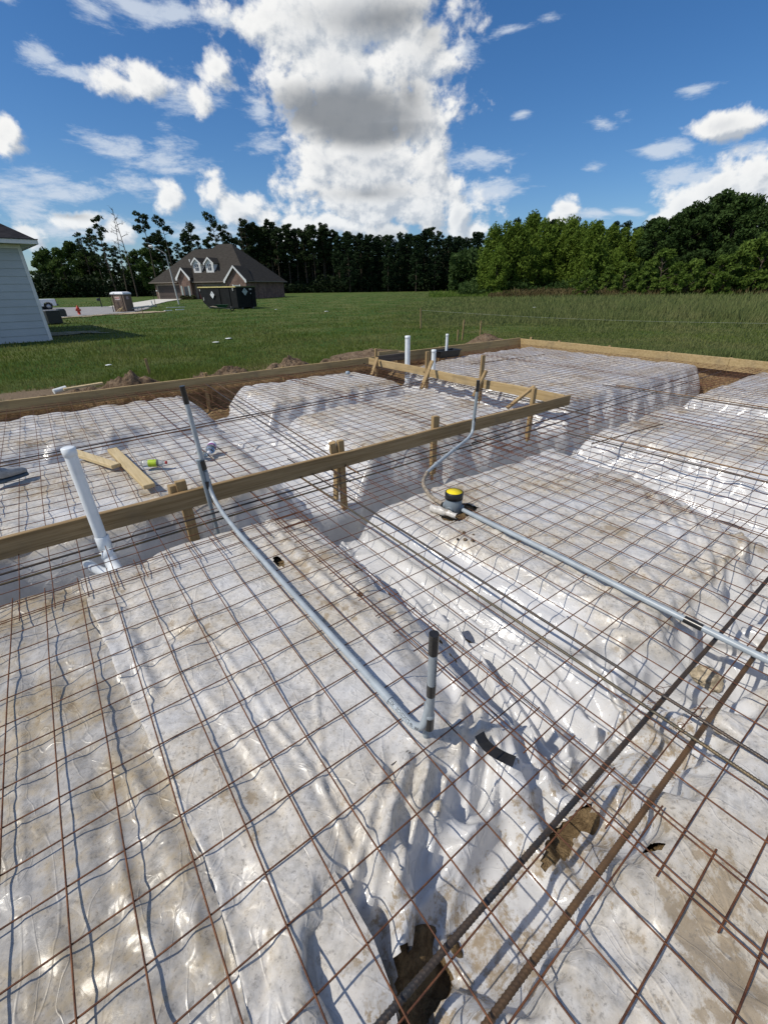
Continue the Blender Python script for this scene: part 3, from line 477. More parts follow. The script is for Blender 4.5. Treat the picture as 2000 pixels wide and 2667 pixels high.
def detail(P, near=False):
    """Creases and crumpling too small for the settled sheet."""
    if not near:                                                # far sheets: take out pinched points
        for k in range(3): P[1:-1, 1:-1] = P[1:-1, 1:-1] * .5 + .125 * (P[:-2, 1:-1] + P[2:, 1:-1] + P[1:-1, :-2] + P[1:-1, 2:])
    X, Y, h = P[..., 0], P[..., 1], P[..., 2]; pm = pad_floor(X, Y)[1]; top = 1 - np.clip(pm * 2.5, 0, 1)
    d = (.050 + .05 * vnoise(X * .8, Y * .8, 23)) * crumple(X, Y, 800, 2.6, 5) + .045 * crumple(X, Y, 820, 7.0, 4) + .004 * ridge(X * 6.3 + .6 * vnoise(X * 5, Y * 5, 15), Y * 7.1, 17, 3.5) + .003 * (fbm(X * 14, Y * 14, 19, 3) - .5)
    h = h + d * (.35 + .65 * top) + .02 * (1 - top) * crumple(X, Y, 840, 9.0, 4)
    if near:
        for pts, amp, w in CREASES:
            q = seg_dist(X, Y, pts); amp = amp * (1.35 if amp > .023 else 1.0); h = h + amp * np.exp(-np.sqrt((q / w) ** 2 + .06) * 1.25) * 1.25 - amp * .35 * np.exp(-((q - 2.2 * w) / (1.4 * w)) ** 2)
        e = X - np.interp(Y, EDGE_Y, EDGE_X); h = h + np.where((e > 0) & (Y < 3), .010 * np.exp(-e / .035), 0)
    h = np.where(h > -.013, -.013 + .4 * (h + .013), h); P[..., 2] = np.minimum(h, -.0060); return P
def lines(segs):
    out = [segs[0][0]]
    for a, b, s in segs:
        n = max(1, int(round((b - a) / s))); out += list(a + (b - a) * (np.arange(n) + 1) / n)
    return np.array(out)
P_NEAR = detail(finer(drape(np.arange(-1.5, 4.42, .02), np.arange(-1.2, 3.09, .02), 170, 1, .25, .5, 4, .00025, -.008, 6.5, True, .012)), True)
P_SIDE = detail(finer(drape(np.arange(4.30, 10.80, .045), np.arange(-2.4, 3.10, .045), 110, 5, .09, .5, 4, .0003, -.008, 4.6)))
P_FAR = detail(finer(drape(np.arange(-2.6, 10.80, .038), np.arange(2.93, 8.35, .038), 110, 8, .075, .5, 4, .0003, -.008, 5.2)))
def inside(X, Y, poly):
    r = np.zeros(X.shape, bool); n = len(poly)
    for i in range(n):
        (x1, y1), (x2, y2) = poly[i], poly[(i + 1) % n]
        c = ((y1 > Y) != (y2 > Y)) & (X < (x2 - x1) * (Y - y1) / (y2 - y1 + 1e-12) + x1); r ^= c
    return r
HOLES = [[(.285, .362), (.33, .372), (.378, .338), (.43, .312), (.428, .272), (.390, .246), (.338, .242), (.265, .258), (.235, .285), (.258, .325)],
         [(.965, .322), (1.02, .313), (1.09, .300), (1.15, .268), (1.05, .260), (.95, .238), (.89, .241), (.835, .267), (.90, .299)],
         [(1.96, 1.93), (2.03, 2.11), (2.20, 2.12), (2.31, 2.0), (2.33, 1.93), (2.22, 1.90), (2.10, 1.86)],
         [(1.49, 5.03), (1.49, 5.11), (1.53, 5.14), (1.57, 5.10), (1.56, 5.04), (1.52, 5.01)],
         [(.765, 2.15), (.78, 2.25), (.81, 2.27), (.82, 2.17), (.79, 2.12)], [(1.15, 1.86), (1.17, 1.93), (1.21, 1.90), (1.19, 1.84)], [(1.03, .055), (1.05, .08), (1.085, .07), (1.075, .045)]]
def film(name, label, PG, mask_fn, dz, mat, rim=None):
    X, Y = PG[..., 0], PG[..., 1]; xc = (X[:-1, :-1] + X[1:, 1:]) / 2; yc = (Y[:-1, :-1] + Y[1:, 1:]) / 2; mk = mask_fn(xc, yc); ny, nx = X.shape
    V = PG.reshape(-1, 3).copy(); V[:, 2] += dz
    if rim is not None: V[:, 0] = np.maximum(V[:, 0], rim(V[:, 1]))
    for hp in HOLES:
        hp = [(a[0] + (b[0] - a[0]) * t + .008 * math.sin(i * 3.1 + t * 9), a[1] + (b[1] - a[1]) * t + .007 * math.cos(i * 2.3 + t * 11)) for i, (a, b) in enumerate(zip(hp, hp[1:] + hp[:1])) for t in (0, .33, .67)]
        mk &= ~inside(xc, yc, hp); sel = np.nonzero(inside(V[:, 0], V[:, 1], hp))[0]          # corners left inside the tear slide out to its rim
        if len(sel):
            best = np.full(len(sel), 9.0); bx = V[sel, 0].copy(); by = V[sel, 1].copy(); sx, sy = V[sel, 0], V[sel, 1]
            for (ax, ay), (cx, cy) in zip(hp, hp[1:] + hp[:1]):
                vx, vy = cx - ax, cy - ay; t = np.clip(((sx - ax) * vx + (sy - ay) * vy) / (vx * vx + vy * vy + 1e-12), 0, 1); qx, qy = ax + vx * t, ay + vy * t; dd = np.hypot(sx - qx, sy - qy); u = dd < best
                best[u] = dd[u]; bx[u] = qx[u]; by[u] = qy[u]
            V[sel, 0] = bx; V[sel, 1] = by; V[sel, 2] += .006
    i, j = np.nonzero(mk); F = np.stack([i * nx + j, i * nx + j + 1, (i + 1) * nx + j + 1, (i + 1) * nx + j], 1); used, inv = np.unique(F, return_inverse=True)
    o = np_mesh(name, V[used], inv.reshape(F.shape), mat)
    return tag(o, label, 'plastic sheet', 'moisture barrier film under the mesh')
ex = lambda Y: np.interp(Y, EDGE_Y, EDGE_X)
jag = lambda X, Y: .12 * (vnoise(X * 3.1, Y * 3.1, 51) - .5) + .05 * (vnoise(X * 11, Y * 11, 52) - .5)
def far_edge(X): return np.interp(X, [-3, -.8, .6, 1.3, 1.75, 1.95, 2.12, 2.4, 3.6, 4.8, 5.3, 5.8, 7.0, 7.9, 10.5], [7.95, 7.92, 7.78, 7.78, 7.85, 7.25, 7.25, 7.95, 8.0, 7.85, 7.7, 7.1, 7.35, 7.85, 7.9])
film("plastic_sheet", "grey dirty film along the left edge, lapped under the brighter sheet", P_NEAR, lambda X, Y: (X < ex(Y) + .14) & (Y < 3.06), -.010, M_FILM_GREY)
film("plastic_sheet", "large wrinkled white film under the long grey conduit and yellow capped box", P_NEAR, lambda X, Y: (X > ex(Y) - .006) & (Y < 3.06), .001, M_FILM, lambda Y: ex(Y) + .004 * np.sin(Y * 23))
film("plastic_sheet", "white film of the pads right of the box pad, out to the right form board", P_SIDE, lambda X, Y: (Y < 3.07) & (X < 10.84 + .5 * jag(X, Y)) & ~((X > 10.55 + jag(X, Y)) & (Y > 2.98)), -.005, M_FILM)
film("plastic_sheet", "white film behind the front form board, under the offcuts and drink bottles", P_FAR, lambda X, Y: (Y > 2.98) & (X < 5.45) & (Y < far_edge(X) + jag(X, Y)), -.003, M_FILM)
film("plastic_sheet", "white film of the far right pad inside the cross board and the corner", P_FAR, lambda X, Y: (Y > 2.98) & (X > 5.38) & (Y < far_edge(X) + jag(X, Y)) & (X < 10.82 + .5 * jag(X, Y)) & ~((X > 10.55 + jag(X, Y)) & (Y < 3.20)), .002, M_FILM)

def lap_sheet():
    """Free edge of a further sheet: nearly flat, tucked under at the left, its cut edge hanging over the near trench."""
    ys = np.linspace(.06, .84, 70); us = np.linspace(0, 1, 34); U_, Y = np.meshgrid(us, ys)
    xe = np.interp(Y, [.05, .26, .32, .42, .58, .8, 1.0], [.205, .215, .240, .254, .246, .226, .212]); X = -.02 + (xe + .02) * U_
    Z = np.interp(Y, [.05, .25, .40, .55, .70, .82, .93], [-.150, -.092, -.056, -.028, -.014, -.020, -.030]) - .022 * U_ ** 3 * sstep(.85, .5, Y) - .055 * (1 - U_) ** 1.6 + .006 * (fbm(X * 4, Y * 4, 33, 2) - .5) * sstep(.85, .5, Y) + .03 * crumple(X, Y, 860, 2.0, 3) * sstep(.8, .5, Y)
    n = np.arange(X.size).reshape(X.shape); F = np.stack([n[:-1, :-1].ravel(), n[:-1, 1:].ravel(), n[1:, 1:].ravel(), n[1:, :-1].ravel()], 1)
    tag(np_mesh("plastic_sheet", np.stack([X.ravel(), Y.ravel(), Z.ravel()], 1), F, M_FILM), "smooth clean film edge hanging over the torn soil at the near trench", 'plastic sheet', 'moisture barrier film under the mesh')
lap_sheet()
# bare soil under and round the film
def soil():
    sx = lines([(-4, -1, .10), (-1, 0, .03), (0, 1.2, .010), (1.2, 3, .03), (3, 12.2, .060)]); sy = lines([(-3.4, -.6, .12), (-.6, .1, .03), (.1, .45, .009), (.45, 3, .03), (3, 7.2, .07), (7.2, 8.9, .030), (8.9, 9.6, .08)])
    X, Y = np.meshgrid(sx, sy); Z, P, _ = pad_floor(X, Y)
    rough = (fbm(X * 7, Y * 7, 71, 4, .6) - .5)
    Z = Z - .040 + .020 * rough
    zf = P_NEAR[np.clip(((Y + 1.2) / .01).round().astype(int), 0, P_NEAR.shape[0] - 1), np.clip(((X + 1.5) / .01).round().astype(int), 0, P_NEAR.shape[1] - 1), 2]
    for hx, hy, rx, ry in ((.335, .305, .19, .12), (.99, .280, .24, .085), (2.15, 2.0, .25, .16), (1.53, 5.07, .1, .1)):      # under the tears the soil lies right against the sheet
        q = np.hypot((X - hx) / rx, (Y - hy) / ry); k = 1 - sstep(.75, 1.1, q); t = (zf if hy < 3 else Z + .02) - .013 + .016 * (fbm(X * 22, Y * 22, 79, 4, .6) - .5); Z = Z * (1 - k) + t * k
    out = np.maximum(sstep(8.28, 8.40, Y), sstep(11.06, 11.2, X))
    Z = Z * (1 - out) + (-.10 + .10 * rough) * out
    edge = sstep(7.7, 8.1, Y) * (1 - out); Z = Z + edge * .12 * (fbm(X * 5, Y * 5, 73, 4, .6) - .45)
    fall = np.maximum(np.maximum(sstep(8.7, 9.5, Y), sstep(11.4, 12.1, X)), np.maximum(sstep(-3.2, -3.9, X), sstep(-2.6, -3.3, Y))); Z = Z - fall * .75
    nx = len(sx); n = np.arange(len(sx) * len(sy)).reshape(len(sy), nx)
    F = np.stack([n[:-1, :-1].ravel(), n[:-1, 1:].ravel(), n[1:, 1:].ravel(), n[1:, :-1].ravel()], 1)
    tag(np_mesh("excavated_soil", np.stack([X.ravel(), Y.ravel(), Z.ravel()], 1), F, M_SOIL), kind='structure')
soil()

# ------------------------------------------------------------------ wire mesh sheets
def tubes_np(polys, r, n=5):
    """polys: list of (k,3) arrays -> vertices, quads."""
    Vs = []; Fs = []; o = 0
    ang = 2 * np.pi * np.arange(n) / n + .3
    for P in polys:
        d = np.gradient(P, axis=0); d /= np.linalg.norm(d, axis=1, keepdims=True)
        x = np.stack([d[:, 1], -d[:, 0], 0 * d[:, 0]], 1); x /= np.linalg.norm(x, axis=1, keepdims=True) + 1e-9
        y = np.cross(d, x)
        ring = P[:, None, :] + r * (x[:, None, :] * np.cos(ang)[None, :, None] + y[:, None, :] * np.sin(ang)[None, :, None])
        k = len(P); Vs.append(ring.reshape(-1, 3))
        a = (np.arange(k - 1)[:, None] * n + np.arange(n)[None, :]); b = (np.arange(k - 1)[:, None] * n + (np.arange(n)[None, :] + 1) % n)
        Fs.append(np.stack([a, b, b + n, a + n], -1).reshape(-1, 4) + o); o += k * n
        # end caps as two quads-ish fans (degenerate quad keeps one face size)
    return np.concatenate(Vs), np.concatenate(Fs)
def wire_z(X, Y, seed): return .002 + .006 * (vnoise(X * 1.1, Y * 1.1, 200 + seed) - .5) + .004 * (vnoise(X * 3.3, Y * 3.3, 230 + seed) - .5)
G = .1524
def mesh_sheet(x0, nxw, y0, nyw, seed, dz, label, rot=0.0):
    xs = x0 + G * np.arange(nxw); ys = y0 + G * np.arange(nyw)
    ov = .038; polys = []
    t = lambda a, b: np.linspace(a, b, int((b - a) / .07) + 2)
    for k, y in enumerate(ys):                                    # wires along X, underneath
        X = t(xs[0] - ov, xs[-1] + ov); Y = y + .010 * (vnoise(X * 1.4, X * 0 + k * 3.7, 300 + seed) - .5)
        polys.append(np.stack([X, Y, wire_z(X, Y, seed) + dz - .0028], 1))
    for k, x in enumerate(xs):                                    # wires along Y, on top
        Y = t(ys[0] - ov, ys[-1] + ov); X = x + .012 * (vnoise(Y * 1.2, Y * 0 + k * 5.1, 330 + seed) - .5)
        polys.append(np.stack([X, Y, wire_z(X, Y, seed) + dz + .0028], 1))
    V, F = tubes_np(polys, .0027)
    cx, cy = xs.mean(), ys.mean(); c, s = math.cos(rot), math.sin(rot)
    dx, dy = V[:, 0] - cx, V[:, 1] - cy; V[:, 0] = cx + dx * c - dy * s; V[:, 1] = cy + dx * s + dy * c
    tag(np_mesh("wire_mesh_sheet", V, F, M_WIRE), label, 'wire mesh', 'reinforcing mesh sheets over the film')
NY0 = 2.69 - 33 * G
mesh_sheet(1.1346 - 17 * G, 18, NY0, 34, 1, .000, "rusty wire mesh sheet at near left, lying under the long grey conduit")
mesh_sheet(1.0, 18, NY0 + .075, 34, 2, .004, "rusty wire mesh sheet at near right, crossing the two thick rebars and the torn film")
mesh_sheet(3.47, 18, NY0 + .03, 34, 3, .001, "rusty wire mesh sheet right of the yellow capped box, over the folded trench side")
mesh_sheet(5.92, 18, NY0 - .02, 34, 4, .005, "rusty wire mesh sheet at mid right, past the second pair of rebars")
mesh_sheet(8.38, 18, NY0 + .05, 34, 5, .002, "rusty wire mesh sheet running along the right form board, near half")
mesh_sheet(1.16 - 17 * G, 18, 2.505, 38, 6, .006, "rusty wire mesh sheet behind the front board, under the wood offcuts", .004)
mesh_sheet(1.02, 18, 2.53, 38, 7, .002, "rusty wire mesh sheet behind the front board, between the tall conduit and the cross board", .003)
mesh_sheet(3.47, 18, 2.55, 37, 8, .006, "rusty wire mesh sheet passing beneath the cross form board and its braces", .002)
mesh_sheet(5.93, 18, 2.52, 36, 9, .001, "rusty wire mesh sheet on the far right pad, beside the black tub", 0)
mesh_sheet(8.39, 17, 2.50, 37, 10, .005, "rusty wire mesh sheet in the far corner of the forms", 0)

# ------------------------------------------------------------------ rebars
def ribbed(a, b, r, pitch, upto, z_wob=.004, seed=0, n=12):
    """Deformed bar from a to b; lugs modelled over the first `upto` metres, plain after that."""
    a, b = np.array(a, float), np.array(b, float); L = np.linalg.norm(b - a)
    s = np.concatenate([np.arange(0, min(upto, L), pitch / 6), np.linspace(min(upto, L), L, max(3, int((L - upto) / .25) + 2))]) if upto > 0 else np.linspace(0, L, int(L / .2) + 2)
    s = np.unique(s); P = a + (b - a) * (s / L)[:, None]
    P[:, 2] += z_wob * (vnoise(s * .8, s * 0, 400 + seed) - .5) * 2
    lat = np.array([-(b - a)[1], (b - a)[0], 0]) / L; P += lat * (.012 * (vnoise(s * .5, s * 0, 430 + seed) - .5))[:, None]
    d = (b - a) / L; x = np.cross(d, [0, 0, 1.0]); x /= np.linalg.norm(x); y = np.cross(x, d)
    ang = 2 * np.pi * np.arange(n) / n
    ph = s[:, None] / pitch * 2 * np.pi + np.sin(ang)[None, :] * 2.2 * np.where(np.cos(ang) > 0, 1, -1)[None, :]
    lug = np.clip(np.sin(ph), 0, 1) ** 1.5 * .17 + .13 * (np.abs(np.sin(ang)) < .2)[None, :]
    rr = r * (1 + np.where((s < upto)[:, None], lug, .05))
    V = (P[:, None, :] + rr[:, :, None] * (x[None, None] * np.cos(ang)[None, :, None] + y[None, None] * np.sin(ang)[None, :, None])).reshape(-1, 3)
    k = len(s); A = np.arange(k - 1)[:, None] * n + np.arange(n)[None]; B = np.arange(k - 1)[:, None] * n + (np.arange(n)[None] + 1) % n
    F = np.stack([A, B, B + n, A + n], -1).reshape(-1, 4)
    V = np.concatenate([V, P[:1], P[-1:]]); c0, c1 = len(V) - 2, len(V) - 1
    cap = [[c0, (j + 1) % n, j, c0] for j in range(0)]
    return V, F
def rebar(a, b, r, mat, label, pitch=.012, upto=0.0, seed=0):
    V, F = ribbed(a, b, r, pitch, upto, seed=seed)
    tag(np_mesh("rebar", V, F, mat), label, 'rebar', 'steel bars laid along the trenches')
rebar((-.9, .268, -.024), (9.6, .335, -.020), .0080, M_BAR_DARK, "thick dark ribbed bar along the near trench, over the torn film", .012, 4.6, 1)
rebar((-.6, .120, -.018), (9.2, .190, -.016), .0080, M_BAR_RUST, "thick rust brown ribbed bar along the near trench, nearer the viewer than the dark bar", .012, 4.6, 2)
rebar((1.615, -1.9, .016), (1.600, 3.75, .014), .0064, M_BAR_DARK, "dark ribbed bar crossing the near trench toward the box side of its pair", .010, 4.0, 3)
rebar((1.500, -1.9, .016), (1.490, 3.60, .014), .0064, M_BAR_OLIVE, "olive brown ribbed bar crossing the near trench beside the dark ribbed one", .010, 4.0, 4)
rebar((-2.6, 3.075, -.016), (4.5, 3.13, -.016), .0068, M_BAR_DARK, "dark bar under the front form board at the white pipe, farther of two", .010, 0, 5)
rebar((-2.6, 2.975, -.016), (3.9, 2.965, -.016), .0068, M_BAR_OLIVE, "brown bar in front of the front form board at the white pipe, nearer of two", .010, 0, 6)
rebar((3.4, 3.00, -.018), (10.4, 3.17, -.018), .0068, M_BAR_DARK, "dark bar in the trench running on past the front board's end, farther of two", .010, 0, 7)
rebar((3.2, 2.87, -.018), (10.2, 2.94, -.018), .0068, M_BAR_DARK, "dark bar in the trench running on past the front board's end, nearer of two", .010, 0, 8)
rebar((-2.6, 5.40, -.016), (5.5, 5.92, -.016), .0068, M_BAR_DARK, "dark bar in the trench behind the wood offcuts, farther of two", .010, 0, 9)
rebar((-2.6, 5.28, -.016), (5.3, 5.76, -.016), .0068, M_BAR_RUST, "rusty bar in the trench behind the wood offcuts, nearer of two", .010, 0, 10)
rebar((1.93, 3.0, .014), (2.28, 8.1, .014), .0068, M_BAR_RUST, "rusty bar running from the front board to the far notch, right of its pair", .010, 0, 11)
rebar((1.78, 2.9, .014), (2.10, 8.1, .014), .0068, M_BAR_DARK, "dark bar running from the front board to the far notch, left of its pair", .010, 0, 12)
rebar((4.42, 2.55, .014), (4.60, -2.2, .014), .0068, M_BAR_DARK, "long dark bar right of the box pad, running to the right edge, nearer of two", .010, 0, 13)
rebar((4.60, 2.40, .014), (4.80, -2.2, .014), .0068, M_BAR_RUST, "long rusty bar right of the box pad, running to the right edge, farther of two", .010, 0, 14)
rebar((5.38, 7.9, .014), (5.34, 2.70, .014), .0068, M_BAR_DARK, "dark bar beside the cross form board, nearer to the tall grey riser", .010, 0, 15)
rebar((5.49, 7.9, .014), (5.44, 2.90, .014), .0068, M_BAR_DARK, "dark bar tucked right under the cross form board", .010, 0, 16)
rebar((7.22, 3.65, .014), (7.50, -2.0, .014), .0068, M_BAR_DARK, "dark bar crossing the right hand pads, nearer of the far pair", .010, 0, 17)
rebar((7.36, 3.50, .014), (7.66, -2.0, .014), .0068, M_BAR_RUST, "rusty bar crossing the right hand pads, farther of the far pair", .010, 0, 18)
rebar((-2.6, 8.14, -.020), (5.4, 8.17, -.020), .0068, M_BAR_RUST, "rusty bar hugging the long far form board, upper one", .010, 0, 19)
rebar((-2.6, 8.06, -.12), (5.4, 8.10, -.12), .0068, M_BAR_RUST, "rusty bar low in the trench below the far form board", .010, 0, 20)
rebar((7.2, 6.55, .012), (9.6, 6.40, .012), .0068, M_BAR_RUST, "short loose rusty bar lying on the far right pad", .010, 0, 21)
rebar((4.3, 2.15, .012), (5.6, 2.02, .012), .0060, M_BAR_RUST, "short loose rusty bar near the second pair of rebars", .010, 0, 22)

# ------------------------------------------------------------------ form boards, stakes, kickers
def board(label, c, size, mat, M=None, rz=0.0, name="form_board", cat="form board", group="timber form boards round the slab"):
    """A sawn plank, cut into short lengths so it can bow and waver a little."""
    n = 24; ax = 0 if size[0] > size[1] else 1; L = size[ax]; V_ = []; F_ = []
    for i in range(n + 1):
        t = i / n - .5; w = .006 * math.sin(3.1 * t * L + c[0]) + .004 * math.sin(7 * t * L); zz = .003 * math.sin(2.3 * t * L + c[1])
        for a, b in ((-1, -1), (1, -1), (1, 1), (-1, 1)):
            p = [0, 0, b * size[2] / 2 + zz]; p[ax] = t * L; p[1 - ax] = a * size[1 - ax] / 2 + w; V_.append(Vector(c) + Matrix.Rotation(rz, 3, 'Z') @ Vector(p))
    for i in range(n):
        for k in range(4): F_.append((i * 4 + k, i * 4 + (k + 1) % 4, i * 4 + 4 + (k + 1) % 4, i * 4 + 4 + k))
    F_ += [(3, 2, 1, 0), tuple(n * 4 + k for k in range(4))]
    o = MB().add(V_, F_).build(name, mat, None, .004)
    return tag(o, label, cat, group)
board("long weathered form board behind the tall white pipe, dark knots on its face", (1.34, 3.262, .075), (8.56, .038, .140), M_BOARD_X)
board("form board crossing the slab behind the propped stakes, ending at the long front board", (5.57, 5.66, .073), (.038, 4.70, .138), M_BOARD_Y)
board("long far form board at the foot of the dirt mounds", (1.55, 8.292, .010), (9.1, .038, .185), M_BOARD_FAR)
board("dark wet short board spliced between the two far form boards", (6.30, 8.215, .045), (.86, .034, .150), M_OLDWOOD)
board("pale short board behind the dark wet splice board", (6.28, 8.275, .095), (.56, .030, .20), M_BOARD_FAR)
board("far form board behind the black tub, running to the corner", (8.80, 8.275, .018), (4.50, .038, .260), M_BOARD_FAR)
board("yellow pine form board along the right side, meeting the far corner", (11.07, 5.70, .006), (.038, 5.16, .250), M_BOARD_FAR)
board("yellow pine form board continuing along the right side out of the picture", (11.074, .32, .004), (.038, 5.60, .250), M_BOARD_FAR)

def stake(label, x, y, z0, z1, w=.045, d=.04, lean=(0, 0), mat=None, name="wood_stake", group="stakes holding the form boards"):
    m = MB(); a = Vector((x, y, z0)); b = Vector((x + lean[0], y + lean[1], z1)); tip = a + (a - b).normalized() * .08
    m.beam(a, b, w, d, up=(0, 1, 0.001)); m.beam(tip, a, w * .35, d * .35, up=(0, 1, .001))
    return tag(m.build(name, mat or M_STAKE, None, .003), label, 'stake', group)
stake("squared stake behind the front board, beside the two taped grey risers", .530, 3.305, -.32, .222, .075, .045)
stake("squared stake behind the front board, with a splintered block, midway along it", 1.945, 3.305, -.48, .245, .06, .045)
stake("squared stake behind the front board, left of the single grey riser", 3.13, 3.305, -.40, .268, .07, .045)
stake("squared stake where the front board meets the crossing board", 4.84, 3.305, -.36, .335, .06, .045)
stake("thin stake at the far end of the crossing board, by the dark splice", 5.525, 7.69, -.20, .36, .06, .04)
stake("tall stake on the crossing board beside the short white pipe", 5.525, 6.10, -.20, .45, .07, .04)
stake("tall flat stake on the crossing board, behind the single grey riser", 5.525, 4.79, -.20, .52, .075, .035)
def chunk(label, x, y, z, sx, sy, sz, rz):
    m = MB(); m.box((x, y, z), (sx, sy, sz), rz); o = m.build("wood_block", M_STAKE, None, .004)
    me = o.data
    for v in me.vertices: v.co += Vector((vnoise(v.co.x * 60, v.co.z * 60, 3) - .5, vnoise(v.co.y * 60, v.co.x * 60, 5) - .5, vnoise(v.co.z * 60, v.co.y * 60, 7) - .5)) * .022
    return tag(o, label, 'wood block', 'splintered blocks at the front board stakes')
chunk("splintered block beside the stake at the taped risers", .475, 3.325, .150, .055, .05, .10, .2)
chunk("splintered block beside the stake midway along the front board", 1.885, 3.335, .170, .06, .06, .12, -.3)
chunk("splintered block beside the stake left of the single grey riser", 3.20, 3.34, .185, .05, .05, .13, .4)
def kicker(label, a, b, w=.055, d=.035):
    o = MB().beam(a, b, w, d).build("wood_brace", M_STAKE, None, .003); return tag(o, label, 'brace', 'diagonal braces against the crossing board')
kicker("thin leaning brace at the far end of the crossing board", (5.16, 7.36, -.09), (5.49, 7.60, .19))
kicker("pale leaning brace beside the short white pipe", (5.06, 5.72, -.09), (5.49, 5.93, .31), .06)
kicker("leaning brace touching the top of the single grey riser", (5.32, 4.74, -.09), (5.49, 4.67, .30), .07)
kicker("leaning brace at the corner of the two near boards", (5.14, 3.92, -.09), (5.52, 3.78, .19), .06)
kicker("small brace behind the front board below its midway stake", (1.86, 3.31, -.34), (1.90, 3.32, .02), .05)
# stakes outside the far and right forms; most show only their heads
for i, (y, z) in enumerate(((7.95, .18), (7.05, .158), (5.66, .148), (4.30, .142), (3.12, .135))):
    stake(["stake head just above the right form board, nearest the far corner", "second stake head from the far corner on the right form board", "third stake head from the far corner on the right form board", "fourth stake head from the far corner on the right form board", "fifth stake head from the far corner on the right form board"][i], 11.125, y, -.10, z, .05, .06)
stake("stake head behind the far board, left of the black tub's pipe", 7.94, 8.325, -.45, .150, .05, .04)
stake("pair half of twin stake heads on the long far board, left one", 2.17, 8.34, -.45, .165, .025, .035, (.012, 0))
stake("pair half of twin stake heads on the long far board, right one", 2.225, 8.34, -.45, .170, .025, .035, (-.012, 0))
stake("stake head on the long far board between two dirt mounds", 3.70, 8.34, -.45, .125, .04, .035)
for i, (x, lb) in enumerate(((-.12, "stake below the far board at its left end"), (.95, "stake below the far board, under the tallest dirt mound"), (2.12, "stake below the far board at the notch between pads"), (3.6, "stake below the far board, right of the notch"))):
    stake(lb, x, 8.255, -.50, -.09, .05, .035, group="stakes under the far board")
# field stakes and the string line
def fstake(label, x, y, z, h, w=.05, lean=(0, 0)):
    return stake(label, x, y, z - .2, z + h, w, .03, lean, M_STAKE, "survey_stake", "survey stakes in the grass")
fstake("survey stake in the grass holding the string's left end", 15.47, 17.63, -.4, .93, .07, (.01, .05))
fstake("tall leaning survey stake behind the far board", 13.10, 12.50, -.4, .74, .07, (.08, .02))
fstake("short survey stake beside a taller leaning one", 12.85, 12.50, -.4, .40, .07, (.04, .02))
fstake("lone tall survey stake right of the leaning pair", 13.60, 12.04, -.4, .70, .06)
fstake("survey stake in the lawn behind the dirt mounds", 1.90, 12.1, -.38, .42, .06, (-.03, 0))
fstake("tiny marker stake in the far lawn near the brown toilet cabin", 7.0, 41.0, -.4, .70, .05)
sp = [Vector((15.47, 17.60, .44)).lerp(Vector((23.5, 5.3, .02)), t / 20) + Vector((0, 0, -.12 * math.sin(math.pi * t / 20))) for t in range(21)]
tag(MB().tube(sp, .003, 5).build("string_line", plain("white_string", (.42, .44, .38), .8)), "pale string line stretched over the grass from a survey stake", "string")
stake("survey stake out of view holding the string's right end", 23.5, 5.3, -.6, .1, .05, .03, (0, 0), M_STAKE, "survey_stake", "survey stakes in the grass")

# ------------------------------------------------------------------ white pipes
def pipe(label, x, y, z0, z1, r, mat, cap=True, loc=None):
    t = thing("drain_pipe", label, "pipe", (x, y, z0), "white drain stubs")
    MB().tube([(x, y, z0), (x, y, z1)], r, 24).build("pipe_barrel", mat, t)
    if cap: MB().lathe([(r + .001, -.045), (r + .004, -.043), (r + .004, .004), (r * .9, .008), (0, .008)], (x, y, z1), 24).build("end_cap", mat, t)
    return t
P0 = pipe("tall white drain pipe standing in front of the front board", -.058, 3.06, -.20, .672, .0345, M_PVC)
P0.rotation_euler = (0, 0, 0)
MB().lathe([(.0355, -.05), (.041, -.045), (.041, .045), (.0355, .05)], (-.055, 3.06, .02), 28).build("pipe_coupling", M_PVC, P0)
t = thing("pipe_wye", "white pipe wye half wrapped in film at the foot of the tall pipe", "pipe fitting", (-.055, 3.0, -.30))
MB().tube(arc_path([(-.055, 2.99, -.02), (-.045, 2.93, -.10), (.00, 2.62, -.17), (.02, 2.4, -.22)], .1), .038, 22).build("wye_run", M_PVC, t)
MB().tube(arc_path([(-.19, 3.00, -.05), (-.13, 2.94, -.11), (-.02, 2.82, -.16)], .05), .030, 18).build("wye_branch", M_PVC, t)
MB().lathe([(.039, -.03), (.044, -.028), (.044, .02), (.039, .024)], (-.055, 2.985, -.03), 24, (-.1, .5, .86)).build("wye_collar", M_PVC, t)
pipe("tall white pipe by the dark splice board", 5.72, 6.90, -.25, .64, .050, M_PVC)
pp = pipe("short white pipe behind the crossing board, black band at its foot", 5.83, 6.26, -.15, .435, .042, M_PVC)
MB().lathe([(.043, -.03), (.047, -.03), (.047, .03), (.043, .03)], (5.83, 6.26, -.01), 24).build("rubber_band", M_BLACK, pp)
pipe("thin white pipe rising out of the black tub", 7.66, 7.79, -.20, .49, .031, M_PVC)
